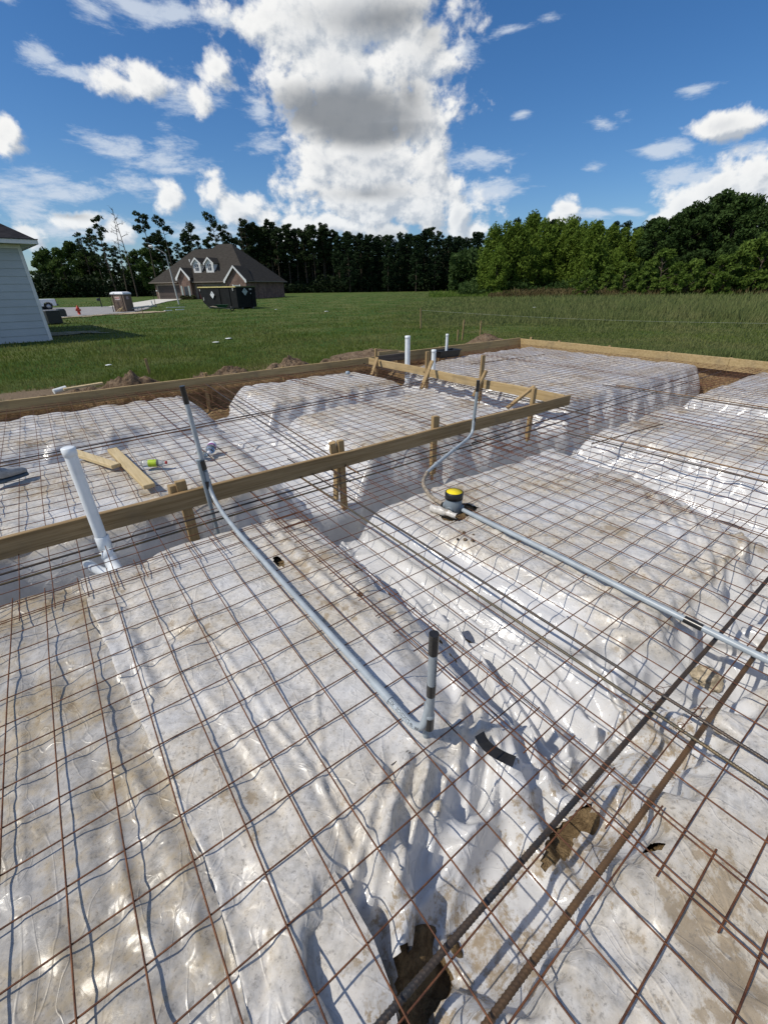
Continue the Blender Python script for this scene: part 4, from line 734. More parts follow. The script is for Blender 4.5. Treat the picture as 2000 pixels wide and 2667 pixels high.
# black tub boxed round the thin pipe
t = thing("plastic_tub", "black rectangular tub at the far form boards", "tub", (7.62, 7.75, .0))
m = MB(); c = Vector((7.62, 7.74)); rz = -.08; w, d, z0, z1 = .62, .30, .00, .145
R_ = Matrix.Rotation(rz, 2)
def q4(hw, hd, z): return [Vector((*(c + R_ @ Vector((sx * hw, sy * hd))), z)) for sx, sy in ((-1, -1), (1, -1), (1, 1), (-1, 1))]
rings = [q4(w * .44, d * .42, z0), q4(w * .5, d * .5, z1), q4(w * .53, d * .55, z1), q4(w * .53, d * .55, z1 + .012), q4(w * .485, d * .46, z1 + .012), q4(w * .43, d * .40, z0 + .02)]
vs_ = [p for r in rings for p in r]; fs = [(i * 4 + k, i * 4 + (k + 1) % 4, i * 4 + 4 + (k + 1) % 4, i * 4 + 4 + k) for i in range(5) for k in range(4)] + [(20, 21, 22, 23), (3, 2, 1, 0)]
m.add(vs_, fs).build("tub_shell", M_BLACK, t)

# ------------------------------------------------------------------ grey conduits
def wrap_text(txt, size, fn, name, mat, parent, lift=.0006):
    """Printed lettering: flat text outlines bent round a pipe by fn(x along, y across) -> (point, outward normal)."""
    cu = bpy.data.curves.new(name, 'FONT'); cu.body = txt; cu.size = size; cu.resolution_u = 2; cu.align_y = 'CENTER'
    ob = bpy.data.objects.new(name, cu); COL.objects.link(ob)
    dg = bpy.context.evaluated_depsgraph_get(); dg.update()
    me = bpy.data.meshes.new_from_object(ob.evaluated_get(dg)); COL.objects.unlink(ob); bpy.data.objects.remove(ob)
    off = Vector(parent.location)
    for v in me.vertices:
        p, n = fn(v.co.x, v.co.y); v.co = p + n * lift - off
    me.name = name; me.materials.clear(); me.materials.append(mat)
    return link(bpy.data.objects.new(name, me), parent)
def along(path, r, toward, s0, flip=1):
    """Surface map for lettering on a tube: arclength along path, angle about it from the direction `toward`."""
    P = [Vector(p) for p in path]; S = [0]
    for a, b in zip(P[:-1], P[1:]): S.append(S[-1] + (b - a).length)
    def fn(x, y):
        s = max(0, min(S[-1] - 1e-6, s0 + flip * x)); i = max(k for k in range(len(S) - 1) if S[k] <= s); f = (s - S[i]) / (S[i + 1] - S[i])
        p = P[i].lerp(P[i + 1], f); d0 = (P[min(i + 1, len(P) - 1)] - P[i]).normalized(); d1 = (P[min(i + 2, len(P) - 1)] - P[i + 1]).normalized() if i + 2 < len(P) else d0
        d = d0.lerp(d1, f * .5).normalized(); u = (toward - d * toward.dot(d)).normalized(); w = d.cross(u) * flip
        a = y / r; n = u * math.cos(a) + w * math.sin(a); return p + n * r, n
    return fn
def tape(t, path_pts, r, name="tape_wrap"):
    return MB().tube(path_pts, r, 20).build(name, M_TAPE, t)
VIEW = Vector((-.45, -.55, .7)).normalized()
t = thing("conduit", "long grey conduit from the taped risers to the black capped stub nearest the viewer", "conduit", (.70, .74, .0))
RC = .0150
run = arc_path([(.697, 3.165, .30), (.700, 3.150, .115), (.695, 2.93, .050), (.690, 2.55, .036), (.700, 1.06, .034)], .12, 8)
MB().tube(run, RC, 20).build("conduit_run", M_CONDUIT, t)
elb = arc_path([(.700, 1.09, .034), (.703, .74, .030), (.722, .722, .22)], .13, 12)
MB().tube(elb, RC * .98, 20).build("elbow", M_CONDUIT, t)
MB().tube([(.700, 1.04, .034), (.7004, .925, .034)], RC * 1.17, 20).build("bell_joint", M_CONDUIT, t)
stub = [(.722, .722, .11), (.7215, .722, .528)]
MB().tube(stub, RC * 1.02, 20).build("stub", plain("shade_toned_pvc_conduit", (.27, .30, .32), .4, .5, .1, 14.0), t)  # darker copy of the conduit grey: the stub's shaded side is in the colour
tape(t, [(.7215, .722, .446), (.7215, .722, .531)], RC * 1.12, "tape_cap"); tape(t, [(.7218, .722, .250), (.7218, .722, .305)], RC * 1.07); tape(t, [(.722, .722, .076), (.722, .722, .140)], RC * 1.16)
MB().lathe([(RC * 1.15, 0), (RC * 1.18, .003), (RC * 1.18, .012), (RC * 1.04, .016)], (.722, .722, .139), 22).build("collar", M_CONDUIT, t)
wrap_text("CANTEX   SCHEDULE 40   90C", .017, along(elb, RC * .98, VIEW, .13), "printed_lettering", M_INK, t)
wrap_text("PVC CONDUIT 1/2 SCH 40", .012, along(list(reversed([Vector(p) for p in stub])), RC * 1.02, Vector((.2, -.9, .3)), .10), "printed_lettering", M_INK, t)
t = thing("conduit_stake", "dark grey pipe pushed into the film behind the black capped stub", "pipe", (.735, .742, -.25))
MB().tube([(.731, .748, -.30), (.738, .752, .165)], .0125, 16).build("pipe_barrel", M_CONDUIT_D, t)
t = thing("conduit", "tall grey riser with black capped top taped at the front board's left part", "conduit", (.69, 3.18, 0))
MB().tube([(.700, 3.185, .22), (.671, 3.185, .918)], .0165, 18).build("riser", M_CONDUIT, t)
tape(t, [(.676, 3.185, .80), (.671, 3.185, .921)], .0185, "tape_cap"); tape(t, [(.684, 3.178, .315), (.680, 3.178, .385)], .030); tape(t, [(.692, 3.172, .165), (.689, 3.172, .225)], .030)
t = thing("conduit", "short grey support pipe beside the tall taped riser, going into the trench", "conduit", (.66, 3.17, 0))
MB().tube([(.690, 3.160, -.36), (.663, 3.165, .398)], .0155, 18).build("riser", M_CONDUIT_D, t)
# floor box, its right hand run, the muddy curve and the single riser
t = thing("floor_box", "grey floor box with yellow lid and black collar standing on the film", "floor box", (2.15, 2.02, -.05))
bx, by = 2.145, 2.02
MB().lathe([(0, -.05), (.062, -.05), (.064, .0), (.064, .088), (.060, .092)], (bx, by, .0), 32).build("box_body", M_FITTING, t)
MB().lathe([(.062, .080), (.068, .082), (.068, .133), (.061, .137), (.061, .126)], (bx, by, .0), 32).build("collar", M_BLACK, t)
MB().lathe([(.0605, .128), (.0605, .134), (0, .135)], (bx, by, .0), 32).build("lid", M_YELLOW, t)
for dx, dy in ((.055, -.075), (-.085, -.03), (-.03, .085)):
    d = Vector((dx, dy, 0)).normalized(); MB().lathe([(.026, .05), (.026, .078), (.019, .080), (.019, .045)], (bx, by, .005), 18, d).build("hub", M_FITTING, t)
t = thing("conduit", "straight grey conduit from the yellow capped box to the right edge, black taped joint", "conduit", (2.15, 1.0, .02))
rr = [(bx + .012, 1.93, .012), (2.160, 1.2, .018), (2.150, .39, .022), (2.15, -1.2, .024)]
MB().tube(arc_path(rr, .2), .0165, 18).build("conduit_run", M_CONDUIT, t); tape(t, [(2.151, .425, .022), (2.150, .345, .022)], .0185)
t = thing("conduit", "grey conduit curving from the yellow capped box up to a single riser", "conduit", (2.6, 2.5, 0))
MB().tube(arc_path([(2.11, 2.10, .010), (2.13, 2.26, .006), (2.24, 2.49, .012), (2.43, 2.63, .022)], .16, 8), .0165, 16).build("flexible_curve", M_DIRTYTUBE, t)
MB().tube(arc_path([(2.42, 2.625, .022), (2.60, 2.70, .034), (2.95, 2.83, .056), (3.30, 2.97, .064), (3.452, 3.045, .085), (3.46, 3.05, .22)], .10, 6), .0165, 16).build("conduit_run", M_CONDUIT, t)
for p in ((2.60, 2.70, .034), (2.97, 2.838, .058)):
    MB().lathe([(.0175, -.02), (.0205, -.018), (.0205, .018), (.0175, .02)], p, 16, (.92, .36, .05)).build("joint_sleeve", M_CONDUIT, t)
MB().tube([(3.458, 3.05, .14), (3.478, 3.05, .628)], .0165, 16).build("riser", M_CONDUIT_D, t)
tape(t, [(3.474, 3.05, .52), (3.478, 3.05, .632)], .0185, "tape_cap"); tape(t, [(3.459, 3.05, .115), (3.461, 3.05, .16)], .019); tape(t, [(3.464, 3.05, .205), (3.466, 3.05, .245)], .0185)

# ------------------------------------------------------------------ loose things on the film
def film_z(x, y): return float(P_NEAR[min(max(int(round((y + 1.2) / .01)), 0), P_NEAR.shape[0] - 1), min(max(int(round((x + 1.5) / .01)), 0), P_NEAR.shape[1] - 1), 2])
def strip(name, label, cat, pts, w, mat, thick=.0015, wv=None):
    """A curling strip: centre line pts, width w across the line."""
    P = [Vector(p) for p in pts]; V_ = []; n = len(P)
    for i, p in enumerate(P):
        d = (P[min(i + 1, n - 1)] - P[max(i - 1, 0)]).normalized(); s = d.cross(Vector(wv or (0, 0, 1))).normalized()
        up = s.cross(d) * thick
        V_ += [p - s * w / 2, p + s * w / 2, p + s * w / 2 + up, p - s * w / 2 + up]
    F_ = [(i * 4 + k, i * 4 + (k + 1) % 4, i * 4 + 4 + (k + 1) % 4, i * 4 + 4 + k) for i in range(n - 1) for k in range(4)] + [(3, 2, 1, 0), tuple(n * 4 - 4 + k for k in range(4))]
    return tag(MB().add(V_, F_).build(name, mat), label, cat)
strip("tape_strip", "curled strip of black tape lying on the folded film", "tape", [(.912, .640, -.030), (.910, .622, -.045), (.912, .602, -.056), (.918, .580, -.064), (.928, .552, -.066), (.938, .524, -.064), (.948, .498, -.058)], .046, M_TAPE)
m = MB().tube([(x, y, film_z(x, y) + .004) for x, y in ((.57, .752), (.605, .748), (.65, .736))], .0016, 5).tube([(x, y, film_z(x, y) + .005) for x, y in ((.618, .746), (.648, .750))], .0012, 5)
tag(m.build("twig", plain("dark_twig", (.04, .028, .02), .9)), "thin forked twig on the film left of the black capped stub", "twig")
def offcut(label, a, b, w, d, lean): 
    o = MB().beam(a, b, w, d).build("wood_offcut", M_OFFCUT, None, .004); return tag(o, label, 'wood offcut', 'loose wood offcuts on the mesh')
offcut("loose wood offcut nearest the tall white pipe's top", (-.10, 5.38, .022), (.225, 4.545, .030), .088, .038, 0)
offcut("loose wood offcut with a tapered far end, right of the other one", (.265, 5.13, .020), (.375, 3.83, .032), .092, .038, 0)
M_CLEAR = material("clear_plastic", lambda T: (base(T, (.86, .90, .90)), T.put(T.p.inputs['Transmission Weight'], .85), T.put(T.p.inputs['IOR'], 1.2)), .12, .5)
M_GREENLBL = plain("lime_label", (.38, .52, .03), .5, .4, .15, 60.0); M_PURPLE = plain("purple_label", (.22, .02, .20), .5, .4, .2, 60.0)
M_WLBL = plain("white_label", (.75, .75, .78), .5, .4, .1, 60.0); M_RED = plain("red_plastic", (.45, .03, .02), .45, .5, .1, 30.0); M_PALEGREEN = plain("pale_green_plastic", (.45, .56, .42), .4, .5, .15, 30.0)
def bottle(label, a, b, r, lbl, cap, lbl2=None):
    a, b = Vector(a), Vector(b); L = (b - a).length; ax = (b - a) / L; t = thing("drink_bottle", label, "bottle", a, "empty drink bottles on the mesh")
    MB().lathe([(0, 0), (r * .8, 0), (r, .012), (r, L * .25), (r * .93, L * .3), (r, L * .35), (r, L * .62), (r * .8, L * .74), (r * .38, L * .88), (r * .36, L * .95)], a, 20, ax).build("bottle_body", M_CLEAR, t)
    MB().lathe([(r * 1.01, L * .28), (r * 1.015, L * .29), (r * 1.015, L * (.44 if lbl2 else .60)), (r * 1.01, L * (.45 if lbl2 else .61))], a, 20, ax).build("bottle_label", lbl, t)
    if lbl2: MB().lathe([(r * 1.01, L * .05), (r * 1.015, L * .06), (r * 1.015, L * .27), (r * 1.01, L * .28)], a, 20, ax).build("bottle_label", lbl2, t)
    MB().lathe([(r * .40, L * .93), (r * .43, L * .94), (r * .43, L * 1.0), (0, L * 1.005)], a, 16, ax).build("bottle_cap", cap, t)
bottle("clear bottle with lime green label and red cap beside the offcuts", (.425, 4.43, .040), (.625, 4.325, .036), .035, M_GREENLBL, M_RED)
bottle("clear bottle with purple and white label behind the tall grey riser", (1.13, 4.56, .042), (1.02, 4.33, .040), .045, M_PURPLE, M_WLBL, M_WLBL)
bottle("small pale green bottle behind the tall grey riser", (.99, 4.31, .030), (.925, 4.46, .034), .026, M_PALEGREEN, M_WLBL)
# cut away flap of film rolled up by the floor box
fl = []
for i in range(15):
    s_ = i / 14; c0 = Vector((2.00, 2.10, .01)).lerp(Vector((2.055, 1.885, .012)), s_); r_ = .026 + .006 * math.sin(s_ * 5)
    for k in range(11):
        a = -1.9 + 4.6 * k / 10; fl.append(c0 + Vector((-math.cos(a) * r_ * .95 - .012, -math.cos(a) * r_ * .25, math.sin(a) * r_ + .006)) + Vector((0, 0, .004 * math.sin(s_ * 17 + k))))
tag(MB().add(fl, [(i * 11 + k, i * 11 + k + 1, i * 11 + 12 + k, i * 11 + 11 + k) for i in range(14) for k in range(10)], True).build("film_flap", M_FILM, None, 0, False), "rolled flap of cut film beside the yellow capped box", "plastic flap")
tag(MB().lathe([(0, 0), (.035, .005), (.05, .03), (.035, .06), (0, .068)], (4.54, 7.27, .004), 9).build("plastic_scrap", plain("blue_grey_plastic", (.30, .36, .42), .4)), "small crumpled blue grey plastic scrap on the far pad", "scrap")
# stones and clods of mortar on the film by the rebars
def lump(name, label, cat, c, r, mat, seed, sq=.6, group=None, sub=3):
    bm = bmesh.new(); bmesh.ops.create_icosphere(bm, subdivisions=sub, radius=1.0)
    for v in bm.verts:
        p = v.co.copy(); k = 1 + .75 * (fbm(p.x * 1.6 + 9 + seed, p.y * 1.6 + p.z * 1.9 + 5, seed, 4) - .5) + .25 * (vnoise(p.x * 5 + p.z * 4, p.y * 5 - p.z * 3, seed + 3) - .5)
        v.co = Vector((p.x * r * k, p.y * r * k, p.z * r * k * sq))
    me = bpy.data.meshes.new(name); bm.to_mesh(me); bm.free(); me.materials.append(mat); me.polygons.foreach_set('use_smooth', [True] * len(me.polygons))
    o = link(bpy.data.objects.new(name, me)); o.location = c; return tag(o, label, cat, group)
M_MORTAR = plain("pale_sandy_lump", (.50, .42, .30), .9, .2, .45, 25.0, 0, .8)
lump("mortar_lump", "pale sandy lump in the near trench under the straight conduit", "mortar lump", (2.19, .255, film_z(2.19, .255) + .02), .070, M_MORTAR, 3)
for i, (x, y, z, r) in enumerate(((1.02, 1.62, -.09, .018), (1.36, 1.95, -.2, .02), (1.30, 1.72, -.16, .014), (1.9, 1.66, -.075, .014), (1.93, 1.62, -.075, .012), (1.87, 1.70, -.08, .010), (1.95, 1.72, -.08, .011), (1.98, 1.66, -.07, .009))):
    lump("soil_clod", "small brown clod of soil spilled on the folded film", "soil clod", (x, y, film_z(x, y) + r * .35), r, M_MOUND, 20 + i, .7, "soil clods on the film", 2)
# dropped glove-like shoe at the left edge
t = thing("work_shoe", "navy and grey work shoe on the mesh at the left edge of the picture", "shoe", (-.66, 4.80, .012))
M_NAVY = plain("navy_fabric", (.012, .016, .045), .8, .2, .3, 40.0); M_SHOEGREY = plain("grey_suede", (.30, .31, .32), .8, .2, .2, 40.0); M_SOLE = plain("blue_grey_sole", (.07, .10, .13), .7, .3, .2, 30.0)
def shoe_ring(s, z, grow=0): 
    w = .050 * (math.sin(math.pi * min(1, (s * .86 + .10))) ** .5) + grow; return w
for nm, za, zb, mat, g in (("shoe_sole", 0, .034, M_SOLE, .004), ("shoe_upper", .034, None, M_SHOEGREY, 0)):
    V_ = []; n = 12; kk = 14; d = Vector((.93, .36, 0)).normalized(); s_ = Vector((-d.y, d.x, 0))
    for i in range(n + 1):
        s0 = i / n; w = shoe_ring(s0, 0, g); top = zb if zb else .034 + .075 * (1 - s0) ** .6 + .035 + .020 * math.exp(-((s0 - .1) / .22) ** 2)
        for k in range(kk):
            a = 2 * math.pi * k / kk; y_ = math.copysign(abs(math.cos(a)) ** .8, math.cos(a)) * w; z_ = za + (top - za) * (.5 + .5 * math.copysign(abs(math.sin(a)) ** .7, math.sin(a)))
            V_.append(Vector((-.715, 4.765, .010)) + d * (s0 * .285) + s_ * y_ + Vector((0, 0, z_)))
    F_ = [(i * kk + k, i * kk + (k + 1) % kk, (i + 1) * kk + (k + 1) % kk, (i + 1) * kk + k) for i in range(n) for k in range(kk)] + [tuple(reversed(range(kk))), tuple(n * kk + k for k in range(kk))]
    MB().add(V_, F_, True).build(nm, mat, t)
MB().lathe([(.040, .0), (.046, .03), (.050, .085), (.044, .085), (.03, .06)], (-.665, 4.785, .115), 16, (-.12, 0, 1)).build("shoe_collar", M_NAVY, t)
# twisted tie wires where bars cross
for i, (x, y) in enumerate(((1.60, .30), (1.49, .18), (1.61, .17), (1.50, .29), (2.75, .31), (2.70, .185), (2.95, .315))):
    pts = [Vector((x + .013 * math.cos(a) * (1 + .1 * a), y + .013 * math.sin(a), .010 + .004 * a)) for a in np.linspace(0, 8.5, 16)] + [Vector((x + .03, y - .02, .055)), Vector((x + .045, y + .0, .04))]
    tag(MB().tube(pts, .0011, 4).build("tie_wire", M_WIRE), "twist of tie wire where two rebars cross in the near trench", "tie wire", "tie wires at rebar crossings")

# ------------------------------------------------------------------ ground, lawn, road
def gz(X, Y):
    r = np.hypot(X, Y); return np.interp(r, [0, 9, 13, 50, 95, 160, 1000], [-.25, -.25, -.4, -.4, -.1, .35, .35])
def gzs(x, y): return float(gz(np.array(x, float), np.array(y, float)))
def _ground(T):
    n = T.noise(T.pos, .35, 6.0, .62); n2 = T.noise(T.pos, 2.6, 6.0, .7); n3 = T.noise(T.pos, 22.0, 4.0, .7)
    g = T.mix(T.step(n2, .32, .68), (.030, .066, .011), (.066, .125, .024)); g = T.mix(T.step(n, .38, .66, 0, .7), g, (.16, .165, .06))
    g = T.mix(T.step(n3, .42, .68, 0, .5), g, (.022, .045, .010))
    x = T.xyz(T.pos)
    d = T.m('MAXIMUM', T.step(x[1], 13.4, 10.6), 0.0)                       # trampled strip behind the far form board
    d = T.m('MULTIPLY', d, T.step(x[0], 7.5, 5.0), clamp=True)
    bare = T.step(T.m('MULTIPLY_ADD', d, .62, T.m('MULTIPLY', n2, .5)), .50, .66)
    patch = T.m('MULTIPLY', T.step(n, .60, .68), T.step(n2, .46, .60), clamp=True)
    c = T.mix(T.m('MAXIMUM', bare, T.m('MULTIPLY', patch, .55)), g, T.mix(n3, (.14, .10, .062), (.27, .205, .14)))
    base(T, c); T.put(T.p.inputs['Normal'], T.bump(T.m('ADD', n3, n2), .8, .06))
M_GROUND = material("grassy_ground", _ground, .95, .1)
def ground():
    ax = lines([(-1600, -160, 90), (-160, -30, 6), (-30, 30, .6), (30, 170, 4), (170, 1610, 90)])
    X, Y = np.meshgrid(ax, ax); Z = gz(X, Y) + .05 * (fbm(X * .35, Y * .35, 81, 3) - .5)
    d = np.maximum(np.maximum(np.abs(X - 3.9) - 7.7, np.abs(Y - 2.9) - 6.3), -9)
    Z = Z - .85 * (1 - sstep(-.5, .1, d)); n = np.arange(X.size).reshape(X.shape)
    F = np.stack([n[:-1, :-1].ravel(), n[:-1, 1:].ravel(), n[1:, 1:].ravel(), n[1:, :-1].ravel()], 1)
    tag(np_mesh("ground", np.stack([X.ravel(), Y.ravel(), Z.ravel()], 1), F, M_GROUND), kind='structure')
ground()
def sheet(name, poly, mat, lift, cell=.7, jagged=0.0):
    xs = [p[0] for p in poly]; ys = [p[1] for p in poly]
    gx = np.arange(min(xs), max(xs) + cell, cell); gy = np.arange(min(ys), max(ys) + cell, cell); X, Y = np.meshgrid(gx, gy)
    Z = gz(X, Y) + lift; xc = (X[:-1, :-1] + X[1:, 1:]) / 2; yc = (Y[:-1, :-1] + Y[1:, 1:]) / 2
    mk = inside(xc + jagged * (vnoise(xc * 1.1, yc * 1.1, 5) - .5), yc + jagged * (vnoise(xc * 1.1, yc * 1.1, 6) - .5), poly); i, j = np.nonzero(mk); nx = len(gx)
    F = np.stack([i * nx + j, i * nx + j + 1, (i + 1) * nx + j + 1, (i + 1) * nx + j], 1)
    return tag(np_mesh(name, np.stack([X.ravel(), Y.ravel(), Z.ravel()], 1), F, mat), kind='structure')
M_ROAD = plain("grey_road_concrete", (.29, .28, .27), .9, .2, .12, 2.0); M_DRIVE = plain("pale_driveway_concrete", (.60, .57, .50), .85, .2, .07, 1.5); M_SAND = plain("sandy_verge", (.36, .30, .20), .95, .1, .25, 1.6)
sheet("road", [(-40, 31), (1.6, 45.6), (7.8, 49.9), (10.6, 57.5), (11.8, 66.0), (2.2, 68.2), (-40, 52)], M_ROAD, .055, .35)
sheet("driveway", [(19.1, 95.6), (22.9, 92.2), (17.5, 80), (12.5, 66), (10.4, 57.8), (7.5, 65.9), (14.2, 83)], M_DRIVE, .068, .30)
sheet("sandy_verge", [(-12, 38.5), (1.0, 43.2), (4.8, 46.2), (9.6, 47.6), (10.4, 50.3), (7.9, 49.8), (1.7, 45.3), (-12, 40.8)], M_SAND, .060, .22, 1.2)
sheet("pale_clay_patch", [(-.2, 27.0), (1.6, 26.5), (3.2, 26.9), (2.6, 28.4), (.6, 29.6), (-.4, 28.8)], plain("pale_clay", (.20, .19, .13), .95, .1, .3, 2.5), .050, .12, 1.6)

# blades: tufts spread over what the picture sees, sized and coloured by place
def blades(name, n, az0, az1, r0, r1, hfun, wk, mat, seed, keep=None):
    rg = np.random.default_rng(seed); az = rg.uniform(az0, az1, n); u = rg.uniform(0, 1, n); r = 1 / (1 / r0 + (1 / r1 - 1 / r0) * u ** 1.0)
    X = r * (FH[0] * np.cos(az) + RH[0] * np.sin(az)); Y = r * (FH[1] * np.cos(az) + RH[1] * np.sin(az))
    h = hfun(X, Y, r, az) * rg.uniform(.55, 1.3, n); ok = h > .015
    if keep is not None: ok &= keep(X, Y)
    X, Y, r, h = X[ok], Y[ok], r[ok], h[ok]; n = len(X); Z = gz(X, Y) - .01
    a = rg.uniform(0, 2 * np.pi, n); w = np.maximum(.004, wk * r) * rg.uniform(.7, 1.3, n); lean = h * rg.uniform(.1, .55, n); la = rg.uniform(0, 2 * np.pi, n)
    dx, dy = np.cos(a) * w, np.sin(a) * w; lx, ly = np.cos(la) * lean, np.sin(la) * lean
    V = np.empty((n, 4, 3)); V[:, 0] = np.stack([X - dx, Y - dy, Z], 1); V[:, 1] = np.stack([X + dx, Y + dy, Z], 1)
    V[:, 2] = np.stack([X + lx * .5 + dx * .6, Y + ly * .5 + dy * .6, Z + h * .6], 1); V[:, 3] = np.stack([X + lx, Y + ly, Z + h], 1)
    F = np.arange(n * 4).reshape(n, 4)
    return tag(np_mesh(name, V.reshape(-1, 3), F, mat, False), kind='stuff')
def grass_mat(name, a, b, c, tan=.25, base_z=None):
    def f(T):
        n = T.noise(T.pos, .30, 5.0, .6); n2 = T.noise(T.pos, 7.0, 4.0, .7); col = T.mix(T.step(n2, .3, .7), a, b); col = T.mix(T.step(n, .42, .66, 0, .8), col, c)
        col = T.mix(T.step(T.noise(T.pos, 31.0, 2.0), .60, .72, 0, tan), col, (.21, .19, .085)); base(T, col)
        tr = T.node('ShaderNodeBsdfTranslucent'); T.put(tr.inputs[0], col); mx = T.node('ShaderNodeMixShader'); mx.inputs[0].default_value = .35
        T.l.new(T.p.outputs[0], mx.inputs[1]); T.l.new(tr.outputs[0], mx.inputs[2]); T.l.new(mx.outputs[0], T.o.inputs[0])
    return material(name, f, .8, .15)
M_LAWN = grass_mat("lawn_blades", (.100, .140, .022), (.160, .200, .042), (.215, .215, .075), .45)
M_FIELD = grass_mat("field_blades", (.125, .160, .050), (.185, .215, .075), (.205, .210, .085), .55)
def off_hard(X, Y):
    k = ~inside(X, Y, [(-40, 31), (1.6, 45.6), (7.8, 49.9), (10.6, 57.5), (11.8, 66.0), (2.2, 68.2), (-40, 52)]) & ~inside(X, Y, [(19.1, 95.6), (22.9, 92.2), (17.5, 80), (12.5, 66), (10.4, 57.8), (7.5, 65.9), (14.2, 83)])
    k &= ~((X > -5) & (X < 11.3) & (Y < 8.55)); k &= ~((X > 11.0) & (X < 11.35) & (Y < 8.6))
    k &= ~inside(X, Y, [(19.36, 96.07), (31.2, 81.2), (42.2, 90.0), (30.3, 104.8)])
    bare = (Y < np.interp(X, [-3, 0, 2, 6], [12.3, 11.8, 10.9, 10.6]) + 1.8 * (vnoise(X * .9, Y * .9, 61) - .5)) & (X < 6.8) & (vnoise(X * 2.3, Y * 2.3, 63) < .93)
    return k & ~bare
lawn_h = lambda X, Y, r, az: np.where(az < .10 + .10 * (vnoise(X * .4, Y * .4, 65) - .5), .075 + .06 * vnoise(X * .5, Y * .5, 66), .085)
blades("lawn_grass", 170000, -.86, .95, 8.7, 95, lawn_h, .00075, M_LAWN, 1, off_hard)
def field_h(X, Y, r, az):
    edge = sstep(-.08, .50, az + .12 * (fbm(X * .15, Y * .15, 67, 3) - .5)); tall = sstep(22, 31, r + 8 * (fbm(X * .22, Y * .22, 68, 3) - .5)); track = np.exp(-((r - 24.5) / 1.8) ** 2)
    near = sstep(20, 13, r)
    return edge * (tall * (.34 + .30 * vnoise(X * .35, Y * .35, 69)) + near * .28 * vnoise(X * .9, Y * .9, 70) + .08 * (1 - track)) * (1 - .3 * track)
blades("field_grass", 190000, -.10, .96, 10.5, 150, field_h, .00085, M_FIELD, 2, off_hard)

# ------------------------------------------------------------------ dirt mounds behind the far board
def mound(label, cx, cy, rx, ry, h, seed, rot=0.0):
    nr, na = 34, 76; R, A = np.meshgrid(np.linspace(0, 1, nr), np.linspace(0, 2 * np.pi, na, endpoint=False)); x0 = R * np.cos(A) * rx * 1.25; y0 = R * np.sin(A) * ry * 1.25
    X = cx + x0 * math.cos(rot) - y0 * math.sin(rot); Y = cy + x0 * math.sin(rot) + y0 * math.cos(rot); f = np.clip(1 - R ** 1.25, 0, 1)
    rough = fbm(X * 4.2, Y * 4.2, 500 + seed, 5, .6); B_ = f * (.35 + 1.1 * rough) + .22 * (fbm(X * 7, Y * 7, 520 + seed, 4, .6) - .5) * f ** .5; Z = -.34 + (h + .34) * B_ / B_.max() + .03 * (vnoise(X * 24, Y * 24, 540 + seed) - .5) * f
    n = np.arange(R.size).reshape(R.shape); n2 = np.roll(n, -1, 0)
    F = np.stack([n[:, :-1].ravel(), n[:, 1:].ravel(), n2[:, 1:].ravel(), n2[:, :-1].ravel()], 1)
    tag(np_mesh("dirt_mound", np.stack([X.ravel(), Y.ravel(), Z.ravel()], 1), F, M_MOUND), label, 'dirt mound', 'spoil mounds behind the far board')
mound("peaked brown dirt mound, tallest one, left of the lawn survey stake", 1.12, 9.62, .72, .55, .17, 1)
mound("rounded dirt mound right of the lawn survey stake", 3.05, 9.70, .55, .50, .06, 2)
mound("dirt mound nearest the crossing board's far end", 4.50, 9.75, .75, .5, .11, 3)
mound("low dirt bank at the left end of the far board", -.55, 9.35, 1.2, .5, -.06, 4)
mound("low dirt bank between the left end and the tallest mound", .35, 9.35, .60, .5, .03, 5)
mound("low dirt bank between the rounded mound and the lawn stake", 2.45, 9.30, .55, .40, .03, 6)
mound("low crumbly bank left of the splice boards", 5.55, 9.40, .8, .45, .02, 7)
mound("flat dirt patch in the grass behind the white pipes", 7.9, 11.2, 1.1, .8, -.16, 8)
mound("small dirt hump by the leaning survey stakes", 12.6, 10.8, .8, .5, .02, 9)
t = thing("film_roll", "dirty white film roll end on a plank at the far board's left end", "film roll", (.02, 8.95, .05))
MB().tube([(-.08, 8.80, .065), (.10, 8.86, .085)], [.040, .045], 12).build("roll_body", M_PVC_DIRTY, t)
tag(MB().beam((.06, 8.72, .095), (.62, 8.78, .115), .09, .03).build("plank_scrap", M_OFFCUT), "short pale plank on the dirt beside the film roll", "plank")

# ------------------------------------------------------------------ brick house across the street
HA = Vector((19.3645, 96.0678, 0)); HU = Vector((.6242, -.7813, 0)); HN = Vector((.7813, .6242, 0))
def H(s, d, z): return HA + HU * s + HN * d + Vector((0, 0, z))
HR = Matrix(((HU.x, HN.x, 0), (HU.y, HN.y, 0), (0, 0, 1)))
def _brick(T):
    p = T.pos; x = T.v('DOT_PRODUCT', p, tuple(HU)); y = T.v('DOT_PRODUCT', p, tuple(HN)); b = T.node('ShaderNodeTexBrick'); T.put(b.inputs[0], T.comb(T.m('ADD', x, y), T.xyz(p)[2])); T.put(b.inputs['Scale'], 4.2)
    T.put(b.inputs['Color1'], (.15, .070, .052)); T.put(b.inputs['Color2'], (.235, .135, .10)); T.put(b.inputs['Mortar'], (.30, .26, .22)); b.inputs['Mortar Size'].default_value = .03
    n = T.noise(p, 1.3, 5.0, .7); base(T, T.mix(T.step(n, .42, .62, 0, .55), b.outputs[0], (.085, .055, .05)))
M_BRICK = material("mottled_brick", _brick, .9, .2)
